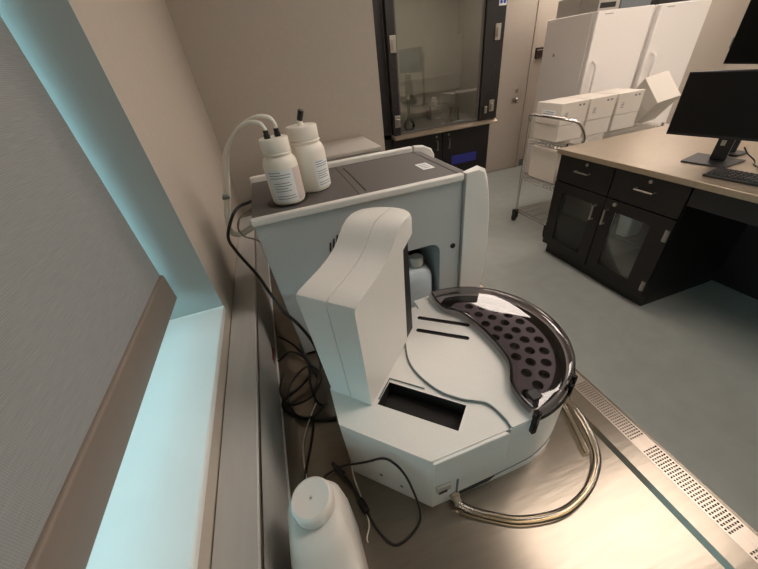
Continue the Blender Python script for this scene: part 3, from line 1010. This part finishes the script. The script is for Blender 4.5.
# pale equipment box on the bench behind the analyzer
eb = thing('equipment_box', 'low beige equipment box on the bench against the back wall', 'box', (0.25, 1.5, BZ))
obj('box_body', box(0.02, 0.437, 1.36, 1.645, BZ + 0.001, 1.285), 'card', eb, bevel=0.006)
obj('box_lid', box(0.017, 0.440, 1.357, 1.648, 1.2855, 1.305), 'card', eb, bevel=0.005)

# ------------------------------------------------------------------ fume hood
HY = 3.40
fh = thing('fume_hood', 'tall black framed fume hood with glass sash behind the analyzer', 'fume hood', (1.75, 3.8, 0))
bm = bmesh.new()
bx(bm, 1.00, 1.05, HY + 0.06, 4.20, 0.90, 2.45)
obj('side_panel', bm, 'wood2', fh, smooth=False)
bm = bmesh.new()
bx(bm, 1.05, 1.245, HY + 0.06, HY + 0.12, 0.90, 2.45)
obj('side_panel', bm, 'wood2', fh, smooth=False)
bm = bmesh.new()
bx(bm, 2.435, 2.485, HY + 0.06, 4.20, 0.90, 2.45)
obj('side_panel', bm, 'wood2', fh, smooth=False)
for x0, x1, k in ((1.245, 1.325, 0), (2.265, 2.485, 1)):
    p = obj('post', box(x0, x1, HY - 0.02, HY + 0.0595, 0.935, 2.45), 'wood2', fh, bevel=0.004)
    for z in (1.20, 1.31, 1.42, 1.53):
        bm = bmesh.new()
        T = Matrix.Translation((x0 + (0.045 if k == 0 else 0.14), HY - 0.02, z)) @ Matrix.Rotation(PI / 2, 4, 'X')
        lathe(bm, [(0, 0), (0.014, 0), (0.014, 0.004), (0.009, 0.005), (0, 0.005)], seg=14, mat4=T)
        obj('plug', bm, 'black', p)
    for z0, z1 in ((1.01, 1.12), (1.64, 1.77)):
        xa = x0 + 0.02 if k == 0 else x0 + 0.11
        bm = bmesh.new()
        bx(bm, xa, xa + 0.06, HY - 0.032, HY - 0.0205, z0, z1)
        bx(bm, xa + 0.015, xa + 0.045, HY - 0.045, HY - 0.032, z0 + 0.02, z1 - 0.03)
        obj('outlet', bm, 'brushed', p, bevel=0.003)
    if k:
        obj('catch', box(x0 + 0.05, x0 + 0.08, HY - 0.04, HY - 0.0205, 1.0, 1.07), 'brushed', p, bevel=0.003)
bm = bmesh.new()
bx(bm, 1.05, 2.435, 4.15, 4.20, 0.94, 2.45)
bx(bm, 1.05, 1.08, HY + 0.125, 4.15, 0.94, 2.45)
bx(bm, 2.405, 2.435, HY + 0.06, 4.15, 0.94, 2.45)
bx(bm, 1.08, 2.405, HY + 0.125, 4.15, 2.40, 2.45)
obj('hood_liner', bm, 'liner', fh, smooth=False)
obj('baffle', box(1.10, 2.40, 4.02, 4.05, 1.22, 1.75), 'liner', fh, smooth=False)
obj('work_surface', box(1.05, 2.435, HY + 0.06, 4.15, 0.905, 0.939), 'card', fh, smooth=False)
bm = bmesh.new()
prism(bm, [(HY - 0.06, 0.893), (HY + 0.059, 0.893), (HY + 0.059, 0.930), (HY + 0.0, 0.930), (HY - 0.06, 0.905)], 1.245, 2.485, 'x')
obj('airfoil_sill', bm, 'worktop', fh, smooth=False)
bm = bmesh.new()
prism(bm, [(1.327, 0.936), (2.263, 0.936), (2.263, 2.45), (2.245, 2.45), (2.245, 0.952), (1.345, 0.952), (1.345, 2.45), (1.327, 2.45)], HY + 0.005, HY + 0.025, 'y')
sash = obj('sash', bm, 'deck', fh, smooth=False)
obj('sash_glass', box(1.3455, 2.2445, HY + 0.012, HY + 0.018, 0.9525, 2.45), 'glass', sash, smooth=False)
hl = obj('hood_fill_light', box(1.45, 2.2, 3.62, 3.74, 2.36, 2.399), 'lampframe', fh, smooth=False)  # unseen lamp added above the frame to brighten the hood interior
obj('fill_tube', box(1.48, 2.17, 3.64, 3.72, 2.352, 2.3595), 'hood_fill', hl, smooth=False)
obj('rack_bar', box(1.10, 2.38, 3.98, 4.00, 1.36, 1.385), 'liner', fh, smooth=False)
bm = bmesh.new()
bx(bm, 2.395, 2.475, HY - 0.0225, HY - 0.0203, 1.90, 2.01)
st = obj('safety_sticker', bm, 'paper', fh, smooth=False)
obj('sticker_band', box(2.397, 2.473, HY - 0.0237, HY - 0.0227, 1.95, 2.008), 'yellow', st, smooth=False)
bm = bmesh.new()
for k in range(2):
    T = Matrix.Translation((2.417 + 0.036 * k, HY - 0.0226, 1.928)) @ Matrix.Rotation(PI / 2, 4, 'X')
    lathe(bm, [(0, 0), (0.015, 0), (0.015, 0.001), (0, 0.001)], seg=18, mat4=T)
obj('sticker_icon', bm, 'bluep', st)

hc = thing('hood_base_cabinet', 'black two door base cabinet under the fume hood', 'cabinet', (1.75, 3.8, 0))
obj('carcass', box(1.03, 2.46, HY + 0.05, 4.2, 0.1, 0.892), 'wood2', hc, smooth=False)
obj('toe_kick', box(1.05, 2.44, HY + 0.12, 4.18, 0.001, 0.0995), 'black', hc, smooth=False)
for x0, x1 in ((1.25, 1.838), (1.846, 2.44)):
    dr = obj('door', box(x0, x1, HY + 0.03, HY + 0.0495, 0.12, 0.885), 'wood2', hc, bevel=0.003)
    hx = x1 - 0.07 if x0 < 1.5 else x0 + 0.07
    bm = bmesh.new()
    tube(bm, [(hx, HY + 0.029, 0.70), (hx, HY - 0.002, 0.70), (hx, HY - 0.002, 0.795), (hx, HY + 0.029, 0.795)], 0.006, 8, smooth=False)
    obj('handle', bm, 'brushed', dr)
    bm = bmesh.new()
    T = Matrix.Translation((hx, HY + 0.03, 0.84)) @ Matrix.Rotation(PI / 2, 4, 'X')
    lathe(bm, [(0, 0), (0.012, 0), (0.012, 0.006), (0, 0.006)], seg=14, mat4=T)
    obj('lock', bm, 'brushed', dr)
obj('blue_sign', box(1.96, 2.29, HY + 0.026, HY + 0.0295, 0.50, 0.60), 'blue', hc, smooth=False)

# glassware in the hood
fl = thing('volumetric_flask', 'clear long necked flask standing left inside the fume hood', 'flask', (1.50, 3.56, 0.94))
bm = bmesh.new()
lathe(bm, [(0.0, 0.9405), (0.045, 0.9405), (0.062, 0.965), (0.060, 0.995), (0.042, 1.025), (0.018, 1.05), (0.013, 1.08), (0.012, 1.22), (0.017, 1.23), (0.015, 1.232), (0.010, 1.22), (0.011, 1.08)], 1.50, 3.56, 24)
obj('flask_body', bm, 'labglass', fl)
bm = bmesh.new()
lathe(bm, [(0, 1.215), (0.009, 1.215), (0.011, 1.235), (0.018, 1.238), (0.018, 1.27), (0, 1.272)], 1.50, 3.56, 16)
obj('stopper', bm, 'cap', fl)
bt = thing('sample_jar', 'small white labelled jar on the ledge inside the fume hood', 'jar', (2.00, 3.93, 1.0))
bm = bmesh.new()
bx(bm, 1.93, 2.07, 3.90, 4.0, 0.9405, 1.075)
tag(obj('hood_block', bm, 'card', bevel=0.004), 'pale block supporting the jar inside the fume hood', 'block')
bm = bmesh.new()
lathe(bm, [(0, 1.076), (0.038, 1.076), (0.040, 1.082), (0.040, 1.13), (0.026, 1.142), (0, 1.142)], 2.00, 3.95, 20)
obj('jar_body', bm, 'hdpe', bt)
bm = bmesh.new()
lathe(bm, [(0, 1.1425), (0.028, 1.1425), (0.028, 1.17), (0, 1.172)], 2.00, 3.95, 20)
obj('jar_cap', bm, 'cap', bt)
bk = thing('glass_beaker', 'clear beaker standing right inside the fume hood', 'beaker', (2.06, 3.56, 0.94))
bm = bmesh.new()
lathe(bm, [(0, 0.9405), (0.048, 0.9405), (0.05, 0.945), (0.05, 1.08), (0.054, 1.085), (0.047, 1.08), (0.047, 0.948), (0, 0.947)], 2.06, 3.56, 24)
obj('beaker_body', bm, 'labglass', bk)
tag(obj('paper_note', box(2.00, 2.12, 3.47, 3.50, 0.9405, 0.955), 'paper', smooth=False), 'white folded note in front of the beaker in the hood', 'paper')

# ------------------------------------------------------------------ freezers and what stands on them
FW, FD, FH = 0.745, 0.69, 1.77
fz = thing('upright_freezer', 'white upright freezer left, with its grey shaded side showing', 'freezer', (0, 0, 0), 0, 'white upright freezers')
obj('cabinet_body', box(0, FW, 0.06, FD, 0.03, FH), 'freezer', fz, bevel=0.008, local=True)
dr = obj('door', box(0, FW, 0, 0.055, 0.10, FH), 'freezer', fz, bevel=0.012, seg=3, local=True)
bm = bmesh.new()
tube(bm, [(0.075, 0.0, 0.80), (0.075, -0.045, 0.84), (0.075, -0.055, 0.92), (0.075, -0.058, 1.22), (0.075, -0.05, 1.315), (0.075, 0.0, 1.345)], 0.016, 10, 4)
obj('handle', bm, 'freezer', dr, local=True)
obj('emblem', box(0.09, 0.19, -0.003, 0.0, 1.735, 1.743), 'card', dr, smooth=False, local=True)
obj('toe_grille', box(0.02, FW - 0.02, 0.03, 0.058, 0.001, 0.095), 'card', fz, smooth=False, local=True)
bm = bmesh.new()
T = Matrix.Translation((0.0, 0.5, 1.43)) @ Matrix.Rotation(-PI / 2, 4, 'Y')
lathe(bm, [(0, 0), (0.018, 0), (0.018, 0.003), (0, 0.003)], seg=14, mat4=T)
obj('side_plug', bm, 'card', fz, local=True)
obj('foot', box(0.05, FW - 0.05, 0.45, 0.6, 0.0005, 0.03), 'black', fz, smooth=False, local=True)
fz.location = (3.44, 3.2, 0)
dup(fz, (4.275, 3.2, 0), 0, 'white upright freezer right, behind the tilted foam box')

cb = thing('storage_box', 'grey cardboard box with dark hand hole on the left freezer', 'box', (3.6, 3.3, FH))
obj('box_body', box(3.455, 3.725, 3.235, 3.46, FH + 0.001, FH + 0.30), 'card', cb, bevel=0.004)
obj('hand_hole', box(3.475, 3.675, 3.2335, 3.238, FH + 0.02, FH + 0.062), 'dark', cb, smooth=False)
tag(obj('storage_carton', box(3.47, 3.95, 3.48, 3.80, FH + 0.001, FH + 0.155), 'card', bevel=0.004), 'pale carton at the back left of the left freezer top', 'box')
bn = thing('slate_bin', 'slate grey storage bin on the front right of the left freezer', 'bin', (3.95, 3.35, FH))
obj('bin_body', box(3.745, 4.16, 3.24, 3.47, FH + 0.001, FH + 0.22), 'darkcard', bn, bevel=0.008)
obj('bin_lid', box(3.74, 4.165, 3.236, 3.475, FH + 0.2215, FH + 0.24), 'darkcard', bn, bevel=0.006)
bm = bmesh.new()
bx(bm, 4.30, 4.95, 3.26, 3.8, FH + 0.001, FH + 0.05)
tag(obj('flat_tray', bm, 'dark', bevel=0.004), 'flat dark tray lying on top of the right freezer', 'tray')

# ------------------------------------------------------------------ island
IX, IY = 2.09, 1.99
ct = thing('island_worktop', 'brown grey steel worktop of the dark island with a monitor on it', 'worktop', (2.6, 0.5, 0.87))
obj('worktop_slab', box(2.058, 3.75, -1.6, 2.005, 0.875, BZ), 'worktop', ct, bevel=0.003)
bm = bmesh.new()
bx(bm, 2.10, 2.13, -1.4, 1.07, 0.76, 0.8745)
bx(bm, 2.852, 2.90, -1.4, 1.985, 0.0005, 0.8745)
bx(bm, 2.10, 2.90, -1.45, -1.4, 0.0005, 0.8745)
obj('support_frame', bm, 'black', ct, smooth=False)

cab = thing('island_cabinet', 'dark brown base cabinet with two drawers and two windowed doors', 'cabinet', (2.4, 1.53, 0))
bm = bmesh.new()
bx(bm, 2.112, 2.85, 1.073, 1.093, 0.10, 0.874)
bx(bm, 2.112, 2.85, 1.970, 1.990, 0.10, 0.874)
bx(bm, 2.112, 2.85, 1.093, 1.970, 0.10, 0.12)
bx(bm, 2.112, 2.85, 1.093, 1.970, 0.655, 0.675)
bx(bm, 2.112, 2.85, 1.093, 1.970, 0.854, 0.874)
bx(bm, 2.83, 2.85, 1.093, 1.970, 0.12, 0.854)
bx(bm, 2.112, 2.83, 1.520, 1.540, 0.12, 0.655)
bx(bm, 2.115, 2.80, 1.093, 1.520, 0.41, 0.425)
bx(bm, 2.115, 2.80, 1.540, 1.970, 0.41, 0.425)
obj('carcass', bm, 'wood', cab, smooth=False)
obj('toe_kick', box(2.15, 2.83, 1.08, 1.985, 0.001, 0.0995), 'black', cab, smooth=False)
for y0, y1, hy0, hy1, lk in ((1.533, 1.988, 1.703, 1.815, 1.742), (1.075, 1.525, 1.242, 1.354, 1.289)):
    dw = obj('drawer', box(IX, IX + 0.0205, y0, y1, 0.674, 0.870), 'wood', cab, bevel=0.002)
    bm = bmesh.new()
    tube(bm, [(IX, hy0, 0.782), (IX - 0.028, hy0, 0.782), (IX - 0.028, hy1, 0.782), (IX, hy1, 0.782)], 0.0055, 8, smooth=False)
    obj('handle', bm, 'brushed', dw)
    bm = bmesh.new()
    T = Matrix.Translation((IX, lk, 0.838)) @ Matrix.Rotation(-PI / 2, 4, 'Y')
    lathe(bm, [(0, 0), (0.011, 0), (0.011, 0.005), (0.007, 0.006), (0, 0.006)], seg=14, mat4=T)
    obj('lock', bm, 'brushed', dw)
for left in (True, False):
    y0, y1 = (1.533, 1.988) if left else (1.075, 1.525)
    wy0, wy1 = (1.615, 1.895) if left else (1.195, 1.44)
    bm = bmesh.new()
    bx(bm, IX, IX + 0.0205, y0, wy0, 0.110, 0.666)
    bx(bm, IX, IX + 0.0205, wy1, y1, 0.110, 0.666)
    bx(bm, IX, IX + 0.0205, wy0, wy1, 0.110, 0.180)
    bx(bm, IX, IX + 0.0205, wy0, wy1, 0.590, 0.666)
    d = obj('door', bm, 'wood', cab, smooth=False)
    obj('glass_pane', box(IX + 0.009, IX + 0.013, wy0 + 0.0005, wy1 - 0.0005, 0.1805, 0.5895), 'cglass', d, smooth=False)
    bm = bmesh.new()
    hy = 1.585 if left else 1.490
    tube(bm, [(IX, hy, 0.488), (IX - 0.03, hy, 0.488), (IX - 0.03, hy, 0.592), (IX, hy, 0.592)], 0.0065, 8, smooth=False)
    obj('handle', bm, 'brushed', d)
    if not left:
        bm = bmesh.new()
        T = Matrix.Translation((IX, 1.452, 0.642)) @ Matrix.Rotation(-PI / 2, 4, 'Y')
        lathe(bm, [(0, 0), (0.013, 0), (0.013, 0.012), (0.008, 0.014), (0, 0.014)], seg=14, mat4=T)
        obj('lock', bm, 'brushed', d)
        for z0, z1 in ((0.525, 0.600), (0.155, 0.225)):
            bm = bmesh.new()
            bx(bm, IX - 0.004, IX, 1.080, 1.105, z0, z1)
            tube(bm, [(IX - 0.006, 1.092, z0), (IX - 0.006, 1.092, z1)], 0.006, 8, smooth=False)
            obj('hinge', bm, 'brushed', d)

sb1 = thing('supply_box', 'white carton behind the left windowed door of the dark cabinet', 'box', (2.25, 1.76, 0.43))
obj('carton', box(2.1165, 2.38, 1.64, 1.88, 0.426, 0.575), 'cap', sb1, bevel=0.003)
tb = thing('blue_tub', 'pale blue plastic tub behind the right windowed door of the dark cabinet', 'tub', (2.25, 1.38, 0.43))
bm = bmesh.new()
loft(bm, [[(p[0], p[1], z) for p in rounded(2.126 - g, 2.28 + g, 1.335 - g, 1.43 + g * 0.6, 0.02, 4)] for z, g in ((0.426, -0.01), (0.57, 0.0), (0.572, 0.006), (0.582, 0.006))])
obj('tub_body', bm, 'hdpe2', tb)

# monitor on the island
mn = thing('desk_monitor', 'black flat monitor with its stand foot on the island worktop', 'monitor', (2.42, 1.22, BZ))
A = Vector((2.310, 1.450))
ux = Vector((0.0955, -0.397)).normalized()
nx = Vector((-ux.y, ux.x)) * -1          # out of the screen, towards the camera side
if nx.x > 0:
    nx = -nx


def mp(u, w, z):
    p = A + ux * u - nx * w
    return (p.x, p.y, z)


def mbox(bm, u0, u1, w0, w1, z0, z1, mi=0):
    loft(bm, [[mp(u0, w0, z), mp(u1, w0, z), mp(u1, w1, z), mp(u0, w1, z)] for z in (z0, z1)], mi)


bm = bmesh.new()
mbox(bm, 0, 0.542, 0.001, 0.030, 1.046, 1.366)
obj('housing', bm, 'bezel', mn, bevel=0.003)
bm = bmesh.new()
mbox(bm, 0.007, 0.535, 0.0, 0.0008, 1.060, 1.359)
obj('screen', bm, 'screen', mn, smooth=False)
bm = bmesh.new()
mbox(bm, 0.19, 0.35, 0.031, 0.060, 1.10, 1.30)
obj('rear_housing', bm, 'bezel', mn, bevel=0.006)
bm = bmesh.new()
mbox(bm, 0.235, 0.305, 0.061, 0.085, BZ + 0.010, 1.25)
obj('stand_neck', bm, 'bezel', mn, bevel=0.005)
bm = bmesh.new()
mbox(bm, 0.255, 0.275, 0.057, 0.0605, 1.0, 1.028)
obj('cable_hook', bm, 'brushed', mn)
bm = bmesh.new()
prism(bm, [(2.306, 1.308), (2.336, 1.101), (2.535, 1.118), (2.520, 1.356)], BZ + 0.0008, BZ + 0.010)
obj('stand_foot', bm, 'bezel', mn, bevel=0.003)
cord('monitor_cable', [(2.50, 1.14, 0.99), (2.52, 1.12, 0.955), (2.535, 1.085, 0.925), (2.50, 1.06, 0.9145), (2.47, 1.035, 0.9145)], 0.0035, 'cable', 'thin black cable curling from the monitor stand over the worktop', 'cable')

# keyboard
kb = thing('computer_keyboard', 'black keyboard on the worktop in front of the monitor foot', 'keyboard', (2.2, 0.9, BZ), 0)
KA = Vector((2.148, 1.090))
ku = Vector((0.019, -0.229)).normalized()
kn = Vector((-ku.y, ku.x))
if kn.x < 0:
    kn = -kn


def kp(u, w, z):
    p = KA + ku * u + kn * w
    return (p.x, p.y, z)


bm = bmesh.new()
loft(bm, [[kp(0, 0, z), kp(0.44, 0, z), kp(0.44, 0.128, z + t), kp(0, 0.128, z + t)] for z, t in ((BZ + 0.001, 0.0), (BZ + 0.013, 0.008))])
obj('case', bm, 'bezel', kb, bevel=0.003)
bm = bmesh.new()
for r in range(5):
    for c in range(20):
        u0, w0 = 0.010 + c * 0.0211, 0.010 + r * 0.0222
        z = BZ + 0.0135 + 0.008 * (w0 / 0.128)
        loft(bm, [[kp(u0 + i, w0 + i, zz), kp(u0 + 0.0185 - i, w0 + i, zz), kp(u0 + 0.0185 - i, w0 + 0.0185 - i, zz), kp(u0 + i, w0 + 0.0185 - i, zz)] for zz, i in ((z, 0), (z + 0.007, 0.0025))])
o = obj('keys', bm, 'key', kb, smooth=False)
o['kind'] = 'stuff'

ph = thing('desk_device', 'small dark device at the right edge behind the keyboard', 'device', (2.55, 0.99, BZ))
bm = bmesh.new()
prism(bm, [(2.44, BZ + 0.001), (2.62, BZ + 0.001), (2.62, BZ + 0.085), (2.58, BZ + 0.085), (2.44, BZ + 0.03)], 0.78, 1.02, 'y')
obj('device_body', bm, 'bezel', ph, bevel=0.006)

# second screen on a pole
m2 = thing('raised_monitor', 'black raised screen on a pole above the desk monitor', 'monitor', (2.62, 1.27, BZ))
bm = bmesh.new()
A, ux = Vector((2.520, 1.430)), Vector((-0.060, -0.19)).normalized()
nx = Vector((-0.95, 0.30)).normalized()
nx = (nx - Vector(ux) * nx.dot(ux)).normalized()
mbox(bm, 0, 0.54, 0.001, 0.030, 1.380, 1.702)
obj('housing', bm, 'bezel', m2, bevel=0.003)
bm = bmesh.new()
mbox(bm, 0.008, 0.532, 0.0, 0.0008, 1.389, 1.694)
obj('screen', bm, 'screen', m2, smooth=False)
bm = bmesh.new()
tube(bm, [(2.64, 1.25, BZ + 0.012), (2.64, 1.25, 1.62)], 0.017, 14, smooth=False)
obj('pole', bm, 'bezel', m2)
bm = bmesh.new()
prism(bm, rounded(2.585, 2.695, 1.195, 1.305, 0.02), BZ + 0.001, BZ + 0.012)
obj('pole_foot', bm, 'bezel', m2)
bm = bmesh.new()
tube(bm, [(2.64, 1.25, 1.54), mp(0.27, 0.031, 1.54)], 0.015, 12, smooth=False)
obj('bracket', bm, 'bezel', m2)
bm = bmesh.new()
mbox(bm, -0.012, 0.0, 0.006, 0.03, 1.45, 1.50)
obj('side_clip', bm, 'trim_groove_shade', m2, bevel=0.002)

# ------------------------------------------------------------------ wire cart with foam boxes
kt = thing('wire_cart', 'chrome wire shelf cart on casters beyond the end of the island', 'cart', (2.9, 2.42, 0))
CX0, CX1, CY0, CY1 = 2.335, 3.40, 2.19, 2.66
for px, py in ((CX0, CY1), (CX0, CY0), (CX1, CY1), (CX1, CY0)):
    bm = bmesh.new()
    tube(bm, [(px, py, 0.125), (px, py, 1.0 if (px == CX0 and py == CY1) else 0.875)], 0.0125, 12, smooth=False)
    p = obj('post', bm, 'chrome', kt)
    bm = bmesh.new()
    lathe(bm, [(0, -0.014), (0.045, -0.016), (0.050, -0.011), (0.050, 0.011), (0.045, 0.016), (0, 0.014)], seg=24, mat4=Matrix.Translation((px - 0.012, py, 0.051)) @ Matrix.Rotation(PI / 2, 4, 'X') @ Matrix.Rotation(0.5, 4, 'Y'))
    bx(bm, px - 0.03, px + 0.012, py - 0.024, py - 0.016, 0.045, 0.118)
    bx(bm, px - 0.03, px + 0.012, py + 0.016, py + 0.024, 0.045, 0.118)
    bx(bm, px - 0.03, px + 0.015, py - 0.024, py + 0.024, 0.108, 0.124)
    obj('caster', bm, 'rubber', kt)
for z in (0.135, 0.485, 0.840):
    bm = bmesh.new()
    for zz in (z, z - 0.03):
        for a, b in (((CX0, CY0), (CX0, CY1)), ((CX0, CY1), (CX1, CY1)), ((CX1, CY1), (CX1, CY0)), ((CX1, CY0), (CX0, CY0))):
            tube(bm, [(*a, zz), (*b, zz)], 0.0045, 6, smooth=False)
    n = 22
    zig = [(CX0, CY0 + (CY1 - CY0) * k / n, z - 0.03 * (k % 2)) for k in range(n + 1)]
    tube(bm, zig, 0.0040, 5, smooth=False)
    zig = [(CX0 + (CX1 - CX0) * k / 46, CY1, z - 0.03 * (k % 2)) for k in range(47)]
    tube(bm, zig, 0.0040, 5, smooth=False)
    for k in range(1, 44):
        x = CX0 + (CX1 - CX0) * k / 44
        tube(bm, [(x, CY0, z + 0.002), (x, CY1, z + 0.002)], 0.0022, 5, smooth=False)
    for k in range(1, 4):
        y = CY0 + (CY1 - CY0) * k / 4
        tube(bm, [(CX0, y, z - 0.006), (CX1, y, z - 0.006)], 0.003, 5, smooth=False)
    obj('wire_shelf', bm, 'chrome', kt)
bm = bmesh.new()
tube(bm, [(CX0, CY1, 0.99), (CX0 - 0.015, CY1 - 0.01, 1.04), (CX0 - 0.02, CY1 - 0.05, 1.053), (CX0 - 0.02, 2.45, 1.053), (CX0 - 0.015, 2.30, 1.050), (CX0 + 0.0, 2.225, 1.045), (2.40, 2.19, 1.02), (2.46, 2.18, 0.96), (2.50, 2.18, 0.88), (2.50, 2.19, 0.845)], 0.012, 10, 6)
obj('handle', bm, 'chrome', kt)

FBZ = 0.8455
fb = thing('foam_shipping_box', 'leftmost white foam shipping box on the cart, nearest its handle', 'box', (0, 0, 0), 0, 'white foam shipping boxes on the cart')
obj('box_body', box(0.002, 0.278, 0.002, 0.288, 0, 0.130), 'foam', fb, bevel=0.004, local=True)
ld = obj('box_lid', box(0, 0.28, 0, 0.29, 0.1325, 0.300), 'foam', fb, bevel=0.004, local=True)
bm = bmesh.new()
for dx in (0.175, 0.215):
    bx(bm, dx, dx + 0.022, -0.0008, 0.0, 0.262, 0.276)
for k in range(4):
    bx(bm, 0.04 + 0.006 * (k % 2), 0.075, -0.0008, 0.0, 0.185 + 0.012 * k, 0.190 + 0.012 * k)
obj('printed_marks', bm, 'trim_groove_shade', ld, smooth=False, local=True)
bm = bmesh.new()
bx(bm, -0.0008, 0.0, 0.06, 0.22, 0.205, 0.245)
bx(bm, -0.0014, -0.0007, 0.08, 0.20, 0.212, 0.218, 1)
bx(bm, -0.0014, -0.0007, 0.08, 0.17, 0.228, 0.234, 1)
obj('end_label', bm, ['paper', 'ink'], ld, smooth=False, local=True)
fb.location = (2.375, 2.355, FBZ)
dup(fb, (2.670, 2.350, FBZ), 0, 'second white foam shipping box from the cart handle, between two others')
dup(fb, (2.975, 2.345, FBZ), 0, 'third white foam shipping box, touching the tilted box')
# the tilted one at the far end of the cart
E1 = Vector((0.009, 0.197, 0.192))
E2 = Vector((0.201, -0.049, 0.040))
E3 = Vector((0.100, 0.223, -0.233))
V0 = Vector((3.476, 2.352, 1.009))
x_ax = E2.normalized()
z_ax = (E1 - x_ax * E1.dot(x_ax)).normalized()
y_ax = z_ax.cross(x_ax)
tl = thing('foam_shipping_box', 'white foam shipping box tipped up on edge at the end of the cart', 'box', (0, 0, 0), 0, 'white foam shipping boxes on the cart')
obj('box_body', box(0.002, 0.209, 0.14, 0.336, 0.0, 0.275), 'foam', tl, bevel=0.004, local=True)
tlid = obj('box_lid', box(0.0, 0.211, 0.0, 0.1375, 0.0, 0.277), 'foam', tl, bevel=0.004, local=True)
TILT = (x_ax, z_ax, V0)
ydir = E3.normalized()
ydir = (ydir - x_ax * ydir.dot(x_ax)).normalized()
zz = x_ax.cross(ydir)
R3 = Matrix((x_ax, ydir, zz)).transposed()
if zz.dot(E1) < 0:
    # keep the frame right-handed: run the box the other way along x
    x2 = -x_ax
    zz = x2.cross(ydir)
    R3 = Matrix((x2, ydir, zz)).transposed()
    V0 = V0 + x_ax * 0.211
tl.matrix_world = Matrix.Translation(V0) @ R3.to_4x4()

tag(obj('support_carton', box(3.44, 3.86, 2.38, 2.78, 0.001, 0.772), 'card', bevel=0.006), 'tall grey carton under the tipped box behind the island', 'box')
# white carton on the middle shelf of the cart
tag(obj('shelf_carton', box(2.39, 2.68, 2.30, 2.64, 0.4885, 0.775), 'foam', bevel=0.005), 'white carton on the middle shelf of the wire cart', 'box')
